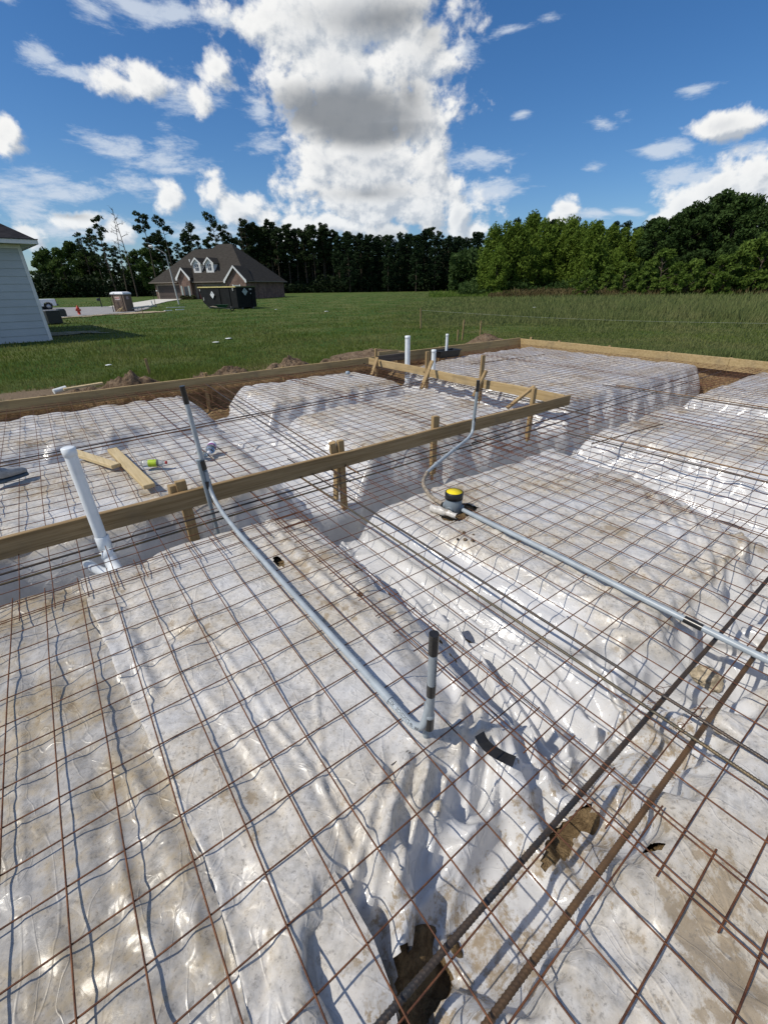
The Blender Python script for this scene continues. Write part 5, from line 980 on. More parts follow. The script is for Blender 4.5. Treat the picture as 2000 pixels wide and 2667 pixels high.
def shingle(name, a, b):
    def f(T):
        z = T.xyz(T.pos)[2]; n = T.noise(T.mapping(T.pos, scale=(1, 1, 5)), 2.2, 5.0, .7); st = T.m('FRACT', T.m('MULTIPLY', z, 9.0)); c = T.mix(T.step(n, .3, .7), a, b); c = T.mix(T.step(st, .18, .05, 0, .4), c, tuple(q * .5 for q in a)); base(T, c)
        T.put(T.p.inputs['Normal'], T.bump(n, .3, .02))
    return material(name, f, .95, .1)
M_SHINGLE = shingle("weathered_shingles", (.038, .034, .029), (.066, .059, .051)); M_SHINGLE_D = shingle("dark_shingles", (.020, .020, .024), (.042, .041, .046))
M_TRIM = plain("white_trim", (.74, .74, .72), .6, .3, .05); M_BROWN = plain("brown_door_paint", (.075, .058, .050), .6, .3, .1); M_GLASS = plain("dark_window_glass", (.035, .045, .06), .12, .6, .2); M_SHUT = plain("sage_shutter", (.33, .38, .36), .7, .2, .1)
hs = thing("brick_house", "brick house with steep grey hip roof and two white dormers beyond the dumpster", "house", H(9.5, 7, -.3))
m = MB(); m.box(H(9.5, 7.1, 1.15), (19.0, 13.8, 3.0), M=HR); m.build("wall", M_BRICK, hs)
def hip(m, s0, s1, d0, d1, ze, r0, r1, dr, zr):
    e = [H(s0, d0, ze), H(s1, d0, ze), H(s1, d1, ze), H(s0, d1, ze)]; a, b = H(r0, dr, zr), H(r1, dr, zr)
    m.add(e + [a, b], [(0, 1, 5, 4), (1, 2, 5), (2, 3, 4, 5), (3, 0, 4), (3, 2, 1, 0)])
m = MB(); hip(m, -.55, 19.55, -.55, 14.6, 2.62, 4.9, 12.6, 7, 8.12); hip(m, 2.9, 19.50, -.50, 14.55, 2.66, 10.1, 12.9, 7.0, 8.80); rf = m.build("roof", M_SHINGLE, hs)
m = MB()
for a, b in (((-.55, -.56), (5.4, -.56)), ((8.6, -.56), (14.9, -.56)), ((19.57, -.5), (19.57, 14.6))): MB().beam(H(*a, 2.60), H(*b, 2.60), .04, .16).build("fascia", plain("taupe_fascia", (.20, .17, .14), .8), rf)
def gable(s0, s1, ze, za, d0, dback, name):
    sc = (s0 + s1) / 2; g = thing_part = MB().prism([H(s0 + .25, d0, -.3), H(s1 - .25, d0, -.3), H(s1 - .25, d0, ze), H(sc, d0, za - .12), H(s0 + .25, d0, ze)], HN * (1.6)).build(name, M_BRICK, hs)
    m = MB(); th = Vector((0, 0, .10))
    for sa in (s0, s1):
        P = [H(sa, d0 - .3, ze - .02), H(sc, d0 - .3, za), H(sc, dback, za), H(sa, dback * .45, ze - .02)]; m.add(P + [p + th for p in P], [(0, 1, 2, 3), (7, 6, 5, 4), (0, 4, 5, 1), (1, 5, 6, 2), (2, 6, 7, 3), (3, 7, 4, 0)])
    m.build("gable_roof", M_SHINGLE, g)
    m = MB()
    for sa in (s0, s1):
        k = 1 if sa < sc else -1
        m.prism([H(sa - k * .05, d0 - .34, ze - .32), H(sa + k * .22, d0 - .34, ze - .32), H(sa + k * .30, d0 - .34, ze - .06), H(sc, d0 - .34, za - .24), H(sc, d0 - .34, za + .10), H(sa - k * .05, d0 - .34, ze + .06)], HN * .07)
    m.build("rake_trim", M_TRIM, g); return g
gable(5.65, 8.45, 3.22, 4.80, -.65, 3.0, "entry_gable"); gable(15.15, 19.45, 2.72, 4.92, -.65, 3.4, "side_gable")
def panel(nm, s0, s1, z0, z1, d, mat, par=hs, th=.05): return MB().box(H((s0 + s1) / 2, d, (z0 + z1) / 2), (s1 - s0, th, z1 - z0), M=HR).build(nm, mat, par)
gd = panel("garage_door", .62, 5.30, -.12, 2.18, .17, M_BROWN)
m = MB()
for k in range(1, 4): m.box(H(2.96, .138, -.12 + .575 * k), (4.68, .02, .03), M=HR)
m.build("door_rail", plain("dark_groove", (.035, .028, .025), .8), gd)
panel("garage_frame", .42, .62, -.2, 2.35, .16, plain("tan_trim", (.36, .29, .23), .8)); panel("garage_frame", 5.30, 5.48, -.2, 2.35, .16, plain("tan_trim_b", (.36, .29, .23), .8)); panel("garage_frame", .42, 5.48, 2.18, 2.36, .155, plain("tan_trim_c", (.36, .29, .23), .8))
w_ = panel("window", 6.75, 7.45, .45, 1.95, -.66, M_GLASS); panel("shutter", 6.12, 6.45, .35, 2.05, -.68, M_SHUT); panel("shutter", 7.62, 7.95, .35, 2.05, -.68, M_SHUT)
panel("porch_recess", 8.5, 15.1, -.2, 2.35, .17, plain("tan_porch_wall", (.22, .18, .145), .8)); panel("porch_header", 8.5, 15.1, 2.36, 2.60, .10, M_BRICK)
dr = panel("front_door", 8.95, 9.95, -.1, 2.1, .12, plain("dark_red_door", (.06, .016, .014), .5)); MB().box(H(9.85, .06, 1.0), (.05, .06, .16), M=HR).build("door_handle", M_BLACK, dr)
panel("window", 10.2, 11.0, .2, 2.1, .12, M_GLASS); panel("window", 13.0, 13.9, .6, 2.1, .12, M_GLASS)
w2 = panel("window", 16.7, 17.9, .5, 2.05, -.66, plain("pale_window", (.34, .38, .37), .2, .6)); panel("window_frame", 16.55, 16.7, .4, 2.15, -.67, M_TRIM, w2); panel("window_frame", 17.9, 18.05, .4, 2.15, -.67, M_TRIM, w2)
panel("house_number_plate", .02, .34, 1.25, 1.42, .17, M_TRIM)
for sc in (8.82, 11.38):
    d0 = 1.25; dm = MB().prism([H(sc - .75, d0, 3.85), H(sc + .75, d0, 3.85), H(sc + .75, d0, 5.62), H(sc, d0, 6.25), H(sc - .75, d0, 5.62)], HN * 3.2).build("dormer", M_TRIM, hs)
    m = MB(); th = Vector((0, 0, .09))
    for k in (-1, 1):
        P = [H(sc + k * .98, d0 - .22, 5.46), H(sc, d0 - .22, 6.36), H(sc, d0 + 3.9, 6.36), H(sc + k * .98, d0 + 2.7, 5.46)]; m.add(P + [p + th for p in P], [(0, 1, 2, 3), (7, 6, 5, 4), (0, 4, 5, 1), (1, 5, 6, 2), (2, 6, 7, 3), (3, 7, 4, 0)])
    m.build("dormer_roof", M_SHINGLE, dm)
    m = MB()
    for k in (-1, 1): m.prism([H(sc + k * 1.0, d0 - .26, 5.28), H(sc + k * .78, d0 - .26, 5.28), H(sc + k * .76, d0 - .26, 5.48), H(sc, d0 - .26, 6.18), H(sc, d0 - .26, 6.46), H(sc + k * 1.0, d0 - .26, 5.55)], HN * .06)
    m.build("rake_trim", M_TRIM, dm)
    wd = panel("window", sc - .33, sc + .33, 4.45, 5.42, d0 - .01, plain("dormer_glass", (.05, .06, .085), .15, .6), dm); m = MB()
    m.box(H(sc, d0 - .045, 4.93), (.66, .03, .05), M=HR); m.box(H(sc, d0 - .045, 4.93), (.04, .03, .97), M=HR); m.build("sash_bar", M_TRIM, wd)
MB().lathe([(.08, 0), (.08, .5), (0, .5)], H(5.6, 4, 5.9), 8).build("vent_pipe", M_TRIM, rf)

# ------------------------------------------------------------------ white sided house at the left edge
WB = Vector((.389, 24.602, -.4)); WW = Vector((.99302, .11795, 0)); WNN = Vector((.11795, -.99302, 0)); WH = 3.55
def W(a, b, z): return WB + WW * a + WNN * b + Vector((0, 0, z))       # a to the right of the corner, b towards the viewer
WR = Matrix(((WW.x, WNN.x, 0), (WW.y, WNN.y, 0), (0, 0, 1)))
wh = thing("sided_house", "white house with lap siding and dark hip roof at the left edge", "house", W(-5, -5, 0))
M_SIDING = plain("white_lap_siding", (.45, .49, .515), .65, .3, .04, 1.2)
m = MB(); nb = 13; bh = WH / nb
for k in range(nb):
    z0 = k * bh
    for a0, a1, b0 in ((-13.0, -.10, 0),): m.prism([W(a0, b0 + .024, z0 - .008), W(a0, b0 + .004, z0 + bh), W(a0, b0 - .10, z0 + bh), W(a0, b0 - .10, z0 - .008)], WW * (a1 - a0))
    m.prism([W(-.0 + .024, -.10, z0 - .008), W(.004, -.10, z0 + bh), W(-.1, -.10, z0 + bh), W(-.1, -.10, z0 - .008)], WNN * -10.0)
m.build("siding_wall", M_SIDING, wh)
m = MB(); m.box(W(-.05, -.028, WH / 2), (.10, .115, WH), M=WR); m.box(W(-.028 + .005, -.10, WH / 2), (.105, .12, WH), M=WR); m.build("corner_trim", M_TRIM, wh)
m = MB(); m.box(W(-6.5, -5, WH / 2), (12.7, 9.6, WH), M=WR); m.build("inner_wall", M_SIDING, wh)
m = MB(); oh = .55; e = [W(-13.5, oh, WH + .10), W(oh, oh, WH + .10), W(oh, -10.6, WH + .10), W(-13.5, -10.6, WH + .10)]; a_, b_ = W(-8.3, -5, WH + 3.7), W(-5.0, -5, WH + 3.7)
up = Vector((0, 0, .05)); m.add([p + up for p in e] + [a_, b_], [(0, 1, 5, 4), (1, 2, 5), (2, 3, 4, 5), (3, 0, 4), (3, 2, 1, 0)]); rf = m.build("roof", M_SHINGLE_D, wh)
m = MB(); m.add([W(-13.4, oh - .04, WH + .015), W(oh - .04, oh - .04, WH + .015), W(oh - .04, -10.5, WH + .015), W(-13.4, -10.5, WH + .015)], [(3, 2, 1, 0)]); m.build("soffit", M_TRIM, rf, 0, False)
MB().beam(W(-13.4, oh, WH + .075), W(oh, oh, WH + .075), .03, .15).build("fascia", M_TRIM, rf); MB().beam(W(oh, oh - .016, WH + .075), W(oh, -10.5, WH + .075), .03, .15).build("fascia", M_TRIM, rf)
m = MB(); m.beam(W(-13.5, oh + .02, WH + .160), W(oh + .02, oh + .02, WH + .160), .03, .03); m.beam(W(oh + .02, oh, WH + .160), W(oh + .02, -10.5, WH + .160), .03, .03); m.build("drip_edge", M_BLACK, rf)
m = MB(); m.box(W(-6.5, .04, WH - .07), (13, .03, .14), M=WR); m.build("frieze_board", M_TRIM, wh)

# ------------------------------------------------------------------ street things
DE = Vector((.94552, .32557, 0)); DL = Vector((-.32557, .94552, 0)); DC = Vector((17.14, 47.88, -.40)); DR = Matrix(((DE.x, DL.x, 0), (DE.y, DL.y, 0), (0, 0, 1)))
def D(e, l, z): return DC + DE * e + DL * l + Vector((0, 0, z))
M_DUMP = plain("black_dumpster_paint", (.007, .008, .008), .75, .25, .4, 2.0)
t = thing("dumpster", "black roll off dumpster with yellow top rail standing on the lawn", "dumpster", DC); LN = 5.9; HT = 2.02; wd_ = 2.46
m = MB(); prof = [D(0, .0, .16), D(0, LN - 1.0, .16), D(0, LN - .25, .62), D(0, LN + .25, HT), D(0, -.05, HT)]; inn = [D(0, .08, .24), D(0, LN - 1.0, .24), D(0, LN - .3, .66), D(0, LN + .16, HT), D(0, .04, HT)]
m.prism([p - DE * .0 for p in prof], DE * .07); m.prism([p + DE * (wd_ - .07) for p in prof], DE * .07)
m.prism([D(.071, .0, .16), D(.071, -.05, HT), D(.071, .03, HT), D(.071, .08, .16)], DE * (wd_ - .142)); m.prism([D(.071, .09, .165), D(.071, LN - 1.0, .165), D(.071, LN - .25, .625), D(.071, LN + .24, HT - .005), D(.071, LN + .16, HT - .005), D(.071, LN - .31, .68), D(.071, LN - 1.0, .24), D(.071, .09, .24)], DE * (wd_ - .142)); m.build("container_body", M_DUMP, t)
m = MB(); m.beam(D(-.02, -.05, HT + .05), D(-.02, LN + .27, HT + .05), .12, .11); m.beam(D(-.02, LN + .25, HT + .05), D(wd_, LN + .25, HT + .05), .10, .11); m.build("top_rail", plain("faded_yellow_paint", (.52, .45, .18), .7, .3, .2), t)
m = MB(); m.beam(D(.04, -.06, HT + .05), D(wd_, -.06, HT + .05), .12, .10); m.beam(D(wd_ + .02, -.05, HT + .05), D(wd_ + .02, LN + .2, HT + .05), .12, .11); m.build("top_rail", plain("olive_rail_paint", (.10, .11, .045), .7, .3, .2), t)
m = MB()
for l in (1.0, 2.6): m.beam(D(-.02, l, .2), D(-.02, l, HT - .02), .04, .10, up=(1, 0, 0))
m.beam(D(1.9, -.085, .2), D(1.9, -.085, HT - .05), .05, .06, up=(0, 1, 0))
m.build("side_rib", M_DUMP, t)
m = MB(); m.beam(D(.5, -.1, .10), D(.5, LN - .4, .10), .12, .12); m.beam(D(1.9, -.1, .10), D(1.9, LN - .4, .10), .12, .12); m.build("skid_rail", plain("worn_grey_steel", (.16, .16, .16), .5, .5, .2), t)
for e_, l in ((.5, .25), (1.9, .25), (.5, 4.7), (1.9, 4.7)): MB().lathe([(.11, -.09), (.11, .09), (0, .09)], D(e_, l, .10), 14, DE).build("roller_wheel", plain("roller_steel", (.12, .12, .12), .5), t)
def diamond(c, u, nrm, s, mat, name, par):
    v = Vector((0, 0, 1)); c = Vector(c); return MB().prism([c + u * s, c + v * s, c - u * s, c - v * s], nrm * .01).build(name, mat, par)
M_PLATE = plain("white_placard", (.62, .65, .66), .5); M_PLATE2 = plain("grey_placard", (.36, .42, .43), .5)
p1 = diamond(D(-.115, 3.75, 1.35), DL, -DE, .36, M_PLATE, "placard", t); p2 = diamond(D(.98, -.165, 1.62), DE, -DL, .36, M_PLATE2, "placard", t)
for c_, u_, n_, pr in ((D(-.126, 3.75, 1.48), DL, -DE, p1), (D(.98, -.176, 1.76), DE, -DL, p2)):
    MB().prism([c_ + u_ * .06, c_ + Vector((0, 0, .06)), c_ - u_ * .06, c_ - Vector((0, 0, .06))], n_ * .004).build("placard_mark", M_INK, pr)
M_WEARPATCH = plain("scraped_bare_steel", (.42, .42, .40), .6)
m = MB(); m.box(D(-.02, LN - .45, .95), (.05, .10, .30), M=DR); m.box(D(-.075, .35, 1.85), (.04, .12, .26), M=DR); m.box(D(-.075, LN - .1, 1.8), (.05, .10, .2), M=DR); m.box(D(1.75, -.12, 1.84), (.30, .03, .14), M=DR); m.box(D(1.75, -.12, 1.45), (.08, .03, .12), M=DR); m.build("scrape_mark", M_WEARPATCH, t)
# wheelbarrow in front of it
wb = Vector((14.7, 45.3, -.40)); t = thing("wheelbarrow", "dark green wheelbarrow in front of the black dumpster", "wheelbarrow", wb); ex_ = Vector((.85, -.53, 0)); ey_ = Vector((.53, .85, 0))
def B_(x, y, z): return wb + ex_ * x + ey_ * y + Vector((0, 0, z))
r0 = [B_(x, y, .30) for x, y in ((-.35, -.18), (.3, -.18), (.3, .18), (-.35, .18))]; r1 = [B_(x, y, .58) for x, y in ((-.6, -.34), (.55, -.30), (.55, .30), (-.6, .34))]; r2 = [p * .94 + B_(0, 0, .56) * .06 for p in r1]
MB().add(r0 + r1 + r2 + [p + Vector((0, 0, .03)) for p in r0], [(3, 2, 1, 0), (0, 1, 5, 4), (1, 2, 6, 5), (2, 3, 7, 6), (3, 0, 4, 7), (4, 5, 9, 8), (5, 6, 10, 9), (6, 7, 11, 10), (7, 4, 8, 11), (8, 9, 13, 12), (9, 10, 14, 13), (10, 11, 15, 14), (11, 8, 12, 15), (12, 13, 14, 15)]).build("tray", plain("green_tray", (.012, .065, .035), .5), t)
for k in (-1, 1): MB().tube([B_(.85, k * .05, .18), B_(.2, k * .2, .28), B_(-1.05, k * .32, .44)], .024, 8).build("handle", plain("pale_ash_handle", (.42, .36, .26), .7), t); MB().tube([B_(-.25, k * .2, .30), B_(-.40, k * .22, .0)], .018, 6).build("leg", M_BLACK, t)
MB().lathe([(.12, -.04), (.19, -.045), (.20, 0), (.19, .045), (.12, .04), (.12, -.04)], B_(.86, 0, .20), 18, ey_).build("wheel", M_BLACK, t)
# toilet cabin
PC = Vector((7.42, 51.3, -.40)); PU = Vector((-.729, .685, 0)).normalized(); PV = Vector((.685, .729, 0)).normalized()
PR = Matrix(((PU.x, PV.x, 0), (PU.y, PV.y, 0), (0, 0, 1)))
def PP(u, v_, z): return PC + PU * u + PV * v_ + Vector((0, 0, z))
t = thing("toilet_cabin", "tan portable toilet cabin with white roof beside the road", "portable toilet", PP(.6, .6, 0)); M_TAN = plain("tan_cabin_plastic", (.16, .115, .088), .6, .3, .08, 2.0); M_TAN2 = plain("lighter_tan_cabin_plastic", (.22, .162, .122), .6, .3, .08, 2.0)
MB().box(PP(.60, .58, .80), (1.16, 1.12, 1.5), M=PR).build("cabin_wall", M_TAN, t); MB().box(PP(.60, .58, .04), (1.26, 1.2, .10), M=PR).build("skid_base", plain("grey_base", (.22, .2, .18), .8), t)
for u, v_ in ((.03, .03), (1.17, .03), (.03, 1.13)): MB().box(PP(u, v_, .80), (.09, .09, 1.52), M=PR).build("corner_post", M_TAN2, t)
dd = MB().box(PP(.60, .0, .80), (.82, .05, 1.36), M=PR).build("cabin_door", M_TAN2, t)
for u in (.40, .80): MB().box(PP(u, -.03, .62), (.26, .03, .66), M=PR).build("door_panel", M_TAN, dd)
sg = MB().box(PP(.62, -.035, 1.22), (.50, .02, .28), M=PR).build("cabin_sign", plain("pale_sign", (.66, .55, .50), .6), dd); MB().box(PP(.62, -.048, 1.25), (.40, .01, .07), M=PR).build("sign_band", plain("sign_red", (.50, .16, .12), .6), sg)
MB().box(PP(-.005, .55, 1.25), (.02, .36, .26), M=PR).build("cabin_sign", plain("pale_side_sign", (.40, .30, .31), .6), t)
c0 = PP(.60, .58, 1.55); rg_ = [(1.32, 1.28, 0), (1.34, 1.30, .07), (1.22, 1.18, .17), (.9, .85, .23)]
MB().add([c0 + PU * (sx * a / 2) + PV * (sy * b / 2) + Vector((0, 0, z)) for a, b, z in rg_ for sx, sy in ((-1, -1), (1, -1), (1, 1), (-1, 1))], [(i * 4 + k, i * 4 + (k + 1) % 4, i * 4 + 4 + (k + 1) % 4, i * 4 + 4 + k) for i in range(3) for k in range(4)] + [(12, 13, 14, 15), (3, 2, 1, 0)]).build("cabin_roof", plain("white_roof_plastic", (.70, .72, .74), .5, .4, .05), t)
m = MB(); q = PP(.2, -.35, 0)
for a, b in (((.7, -.2, .05), (.1, -.3, .50)), ((.9, -.4, .03), (.2, -.5, .42)), ((.3, -.2, .02), (.0, -.6, .45)), ((.6, -.1, .3), (.1, -.5, .35))): m.beam(PP(*a), PP(*b), .06, .04)
tag(m.build("timber_scraps", M_OFFCUT), "bundle of timber scraps leaning at the toilet cabin's foot", "timber scraps")
t = thing("equipment_trailer", "low grey trailer frame with white upright right of the toilet cabin", "trailer", (9.2, 54.4, -.36)); m = MB(); a, b = Vector((7.7, 52.2, -.10)), Vector((10.9, 57.0, -.05)); sd_ = Vector((.35, -.24, 0))
for k in (-1, 1): m.beam(a + sd_ * k, b + sd_ * k, .08, .10)
for k in range(8): p = a.lerp(b, k / 7); m.beam(p - sd_, p + sd_, .06, .06)
m.build("trailer_frame", plain("galvanised_grey", (.33, .35, .36), .6, .4, .15), t); m = MB()
for k in (.35, .9): p = a.lerp(b, k); MB().beam(p + Vector((0, 0, -.3)), p, .07, .07, up=(1, 0, 0)).build("trailer_leg", plain("galvanised_leg", (.3, .3, .3), .6), t)
MB().beam(b, b + Vector((-.05, 0, .50)), .09, .09, up=(1, 0, 0)).build("upright_post", M_TRIM, t)
# hydrant, mailbox, lamp, saplings, boxes
hb = Vector((3.35, 49.21, -.42)); t = thing("fire_hydrant", "red fire hydrant at the road edge", "hydrant", hb); M_HYD = plain("red_hydrant_paint", (.42, .035, .014), .5, .4, .12, 8.0)
MB().lathe([(.0, .0), (.17, .0), (.17, .05), (.115, .06), (.115, .52), (.14, .53), (.14, .57), (.12, .60), (.09, .70), (.04, .75), (.04, .80), (0, .80)], hb, 20).build("barrel", M_HYD, t)
for d in ((1, 0, 0), (-1, 0, 0), (.2, -1, 0)): MB().lathe([(.065, .08), (.065, .16), (.085, .16), (.085, .20), (0, .20)], hb + Vector((0, 0, .43)), 12, d).build("hose_cap", M_HYD, t)
mb = Vector((6.93, 65.4, -.30)); t = thing("mailbox", "black mailbox on a post across the road", "mailbox", mb); MB().beam(mb, mb + Vector((0, 0, 1.12)), .10, .10, up=(1, 0, 0)).build("post", M_BLACK, t)
MB().prism([mb + Vector((-.30, -.1, .72)), mb + Vector((.02, -.1, .72)), mb + Vector((.02, -.1, .92)), mb + Vector((-.06, -.1, 1.0)), mb + Vector((-.22, -.1, 1.0)), mb + Vector((-.30, -.1, .92))], (0, .5, 0)).build("letter_box", M_BLACK, t)
lp = Vector((16.09, 67.21, -.27)); t = thing("street_lamp", "tall pale street lamp with curved arm in front of the brick house", "street lamp", lp); M_POLE = plain("galvanised_pole", (.50, .49, .47), .6, .4, .06)
MB().tube([lp, lp + Vector((-.30, .07, 5.80))], [.095, .06], 10).build("pole", M_POLE, t); ar = [lp + Vector((-.30, .07, 5.76)), lp + Vector((-.62, .14, 6.02)), lp + Vector((-1.1, .25, 6.30)), lp + Vector((-1.62, .38, 6.52))]
MB().tube(ar, .045, 8).build("arm", M_POLE, t); MB().lathe([(0, 0), (.12, .03), (.16, .25), (.10, .55), (0, .58)], ar[-1] + Vector((.15, -.03, .02)), 12, (-.97, .2, .10)).build("lamp_head", M_TRIM, t)
def sapling(label, p, h, seed):
    p = Vector(p); t = thing("sapling", label, "sapling", p, "thin young trees by the road"); rg = random.Random(seed)
    MB().tube([p, p + Vector((.02, .02, h * .5)), p + Vector((-.03, .03, h))], [.045, .03, .015], 6).build("trunk", plain("sapling_bark", (.05, .04, .03), .9), t); m = MB()
    for k in range(50):
        c = p + Vector((rg.uniform(-.4, .4), rg.uniform(-.4, .4), h * rg.uniform(.55, 1.05))); a = Vector((rg.uniform(-1, 1), rg.uniform(-1, 1), rg.uniform(-1, 1))).normalized(); b = a.cross(Vector((.3, .2, 1))).normalized(); m.add([c - a * .07, c + b * .04, c + a * .07, c - b * .04], [(0, 1, 2, 3)])
    m.build("crown", plain("sapling_leaf", (.03, .05, .02), .8), t, 0, False)
sapling("thin dark sapling left of the toilet cabin", (6.36, 51.83, -.39), 1.75, 1); sapling("thin dark sapling between the toilet cabin and the street lamp", (11.98, 61.07, -.32), 1.75, 2); sapling("thin sapling on the grass behind the mailbox", (9.4, 72.0, -.25), 1.6, 3)
t = thing("cooling_unit", "black boxy cooling unit beside the white house", "air conditioner", (.95, 37.6, -.4)); MB().box((.86, 37.4, .0), (.85, 1.2, .74), .45).build("casing", M_BLACK, t, .03); MB().box((.86, 37.4, .39), (.89, 1.24, .05), .45).build("top_grille", plain("grey_grille", (.12, .12, .12), .5), t)
t = thing("utility_pedestal", "small dark green utility pedestal at the road edge left of the hydrant", "utility box", (2.0, 47.2, -.4)); MB().box((1.98, 47.2, -.14), (.58, .5, .54), .3).build("pedestal_body", plain("dark_green_box", (.03, .035, .032), .5), t, .05); MB().box((1.98, 47.2, .15), (.50, .42, .06), .3).build("pedestal_lid", plain("dark_green_lid", (.028, .033, .03), .5), t, .02)
# pickup, mostly behind the white house
tr = Vector((2.25, 64.2, -.30)); t = thing("pickup_truck", "white pickup truck parked behind the white house", "pickup truck", tr); TX = Vector((-.96, -.28, 0)); TY = Vector((.28, -.96, 0)); M_TRUCK = plain("white_car_paint", (.72, .74, .76), .25, .6, .03); M_TYRE = plain("black_rubber", (.02, .02, .02), .8)
def T_(x, y, z): return tr + TX * x + TY * y + Vector((0, 0, z))
def side(y0, y1, prof, name, mat): return MB().prism([T_(x, y0, z) for x, z in prof], TY * (y1 - y0)).build(name, mat, t, .02)
side(-.85, .85, [(0, .40), (.35, .38), (.42, .62), (.62, .76), (.98, .76), (1.18, .62), (1.25, .36), (3.3, .34), (3.36, .62), (3.56, .76), (3.9, .76), (4.1, .62), (4.16, .36), (4.9, .40), (4.95, .85), (3.75, .98), (3.7, 1.00), (.0, 1.06)], "body", M_TRUCK)
side(-.76, .76, [(1.75, 1.0), (3.7, 1.0), (3.15, 1.52), (1.95, 1.55)], "cab", M_TRUCK); side(.765, .78, [(1.95, 1.05), (3.4, 1.05), (3.05, 1.44), (2.05, 1.46)], "side_window", M_GLASS)
for x in (.80, 3.73):
    for y in (-.78, .78):
        wl = MB().lathe([(.22, -.1), (.34, -.1), (.36, 0), (.34, .1), (.22, .1)], T_(x, y, .34), 20, TY).build("wheel", M_TYRE, t); MB().lathe([(0, .085), (.22, .105), (.22, -.09)], T_(x, y, .34), 16, TY * (1 if y > 0 else -1)).build("rim", plain("alloy_rim", (.4, .4, .42), .3, .5, .1, 6.0, .6), wl)
for y in (-.76, .76): MB().box(T_(.03, y, .86), (.16, .16, .26), M=Matrix(((TX.x, TY.x, 0), (TX.y, TY.y, 0), (0, 0, 1)))).build("tail_light", plain("red_lens", (.16, .012, .012), .3), t)
MB().box(T_(-.10, 0, .48), (.16, 1.66, .18), M=Matrix(((TX.x, TY.x, 0), (TX.y, TY.y, 0), (0, 0, 1)))).build("bumper", plain("dark_bumper", (.05, .05, .055), .4), t)
# scraps on the lawn
for i, (x, y, sx, sy, rz, lb) in enumerate(((10.6, 48.9, .75, .16, .3, "pale plank scrap on the lawn, left of the pair near the dumpster"), (11.9, 49.8, .8, .20, .1, "pale plank scrap on the lawn, right of the pair near the dumpster"), (12.9, 55.6, 1.9, .16, .0, "long pale plank lying on the lawn by the street lamp"))):
    tag(MB().box((x, y, gzs(x, y) + .12), (sx, sy, .06), rz).build("plank_scrap", M_PVC_DIRTY), lb, "plank", "pale planks on the far lawn")
for i, (x, y, s_, lb) in enumerate(((30.8, 22.1, .14, "white paper scrap in the tall field grass"), (5.45, 18.3, .13, "pale crumpled film scrap on the lawn, nearer of two"), (6.3, 19.3, .15, "pale crumpled film scrap on the lawn, farther of two"), (20.6, 36.0, .2, "white scrap on the lawn right of the dumpster, near the field"), (1.3, 14.6, .09, "tiny white scrap in the lawn behind the dirt mounds"), (19.3, 43.5, .16, "white scrap just in front of the dumpster's end"))):
    lump("litter_scrap", lb, "litter", (x, y, gzs(x, y) + .06 + (.3 if i == 0 else 0)), s_, M_PVC_DIRTY, 60 + i, .12, "pale litter on the grass", 2)
# shrubs at the house front
def leaf_ball(m, rg, c, r, n, s):
    for k in range(n):
        v = Vector((rg.gauss(0, 1), rg.gauss(0, 1), rg.gauss(0, 1))).normalized() * (r * rg.uniform(.55, 1.05)); p = Vector(c) + Vector((v.x, v.y, v.z * .8)); a = Vector((rg.uniform(-1, 1), rg.uniform(-1, 1), rg.uniform(-1, 1))).normalized(); b = a.cross(Vector((.31, .2, 1))).normalized(); m.add([p - a * s, p + b * s * .6, p + a * s, p - b * s * .6], [(0, 1, 2, 3)])
for s_, lb in ((6.6, "clipped shrub under the entry gable window, left one"), (7.6, "clipped shrub under the entry gable window, middle one"), (8.7, "clipped shrub beside the porch, right one")):
    p = H(s_, -1.3, -.2); t = thing("shrub", lb, "shrub", p, "clipped shrubs at the brick house"); rg = random.Random(int(s_ * 10)); m = MB(); leaf_ball(m, rg, p + Vector((0, 0, .40)), .52, 420, .09); m.build("foliage", plain("shrub_leaf", (.06, .075, .02), .8, .2, .4, 3.0), t, 0, False); MB().tube([p, p + Vector((0, 0, .35))], .05, 6).build("stem", plain("shrub_stem", (.06, .045, .03), .9), t)

# ------------------------------------------------------------------ trees
def leaf_mat(name, a, b, tr=.25):
    def f(T):
        oi = T.node('ShaderNodeObjectInfo'); n = T.noise(T.pos, .45, 4.0, .6); n2 = T.noise(T.pos, 3.0, 3.0, .6)
        c = T.mix(T.step(T.m('ADD', T.m('MULTIPLY', n, .7), T.m('MULTIPLY', n2, .3)), .35, .65), a, b); c = T.mix(T.m('MULTIPLY', oi.outputs['Random'], .45), c, tuple(x * .6 for x in a)); base(T, c)
        t = T.node('ShaderNodeBsdfTranslucent'); T.put(t.inputs[0], c); mx = T.node('ShaderNodeMixShader'); mx.inputs[0].default_value = tr
        T.l.new(T.p.outputs[0], mx.inputs[1]); T.l.new(t.outputs[0], mx.inputs[2]); T.l.new(mx.outputs[0], T.o.inputs[0])
    return material(name, f, .75, .15)
L_PINE = leaf_mat("pine_needles", (.022, .040, .013), (.046, .072, .022), .2); L_DENSE = leaf_mat("dense_pine_needles", (.011, .026, .010), (.026, .050, .016), .15)
L_BROAD = leaf_mat("broad_leaves", (.048, .085, .018), (.090, .140, .032), .3); L_WILLOW = leaf_mat("willow_leaves", (.105, .170, .022), (.185, .265, .040), .4); L_DARK = leaf_mat("dark_leaves", (.034, .066, .016), (.068, .115, .028), .3)
L_BUSH = leaf_mat("bush_leaves", (.10, .165, .026), (.165, .240, .045), .4); L_WEED = leaf_mat("brown_weeds", (.10, .075, .030), (.15, .12, .055), .2); L_BRUSH = leaf_mat("dark_brush", (.014, .028, .010), (.035, .055, .018), .15)
BARK = plain("grey_brown_bark", (.095, .075, .058), .95, .1, .3, 3.0); BARKP = plain("pale_bark", (.18, .15, .125), .95, .1, .3, 3.0)
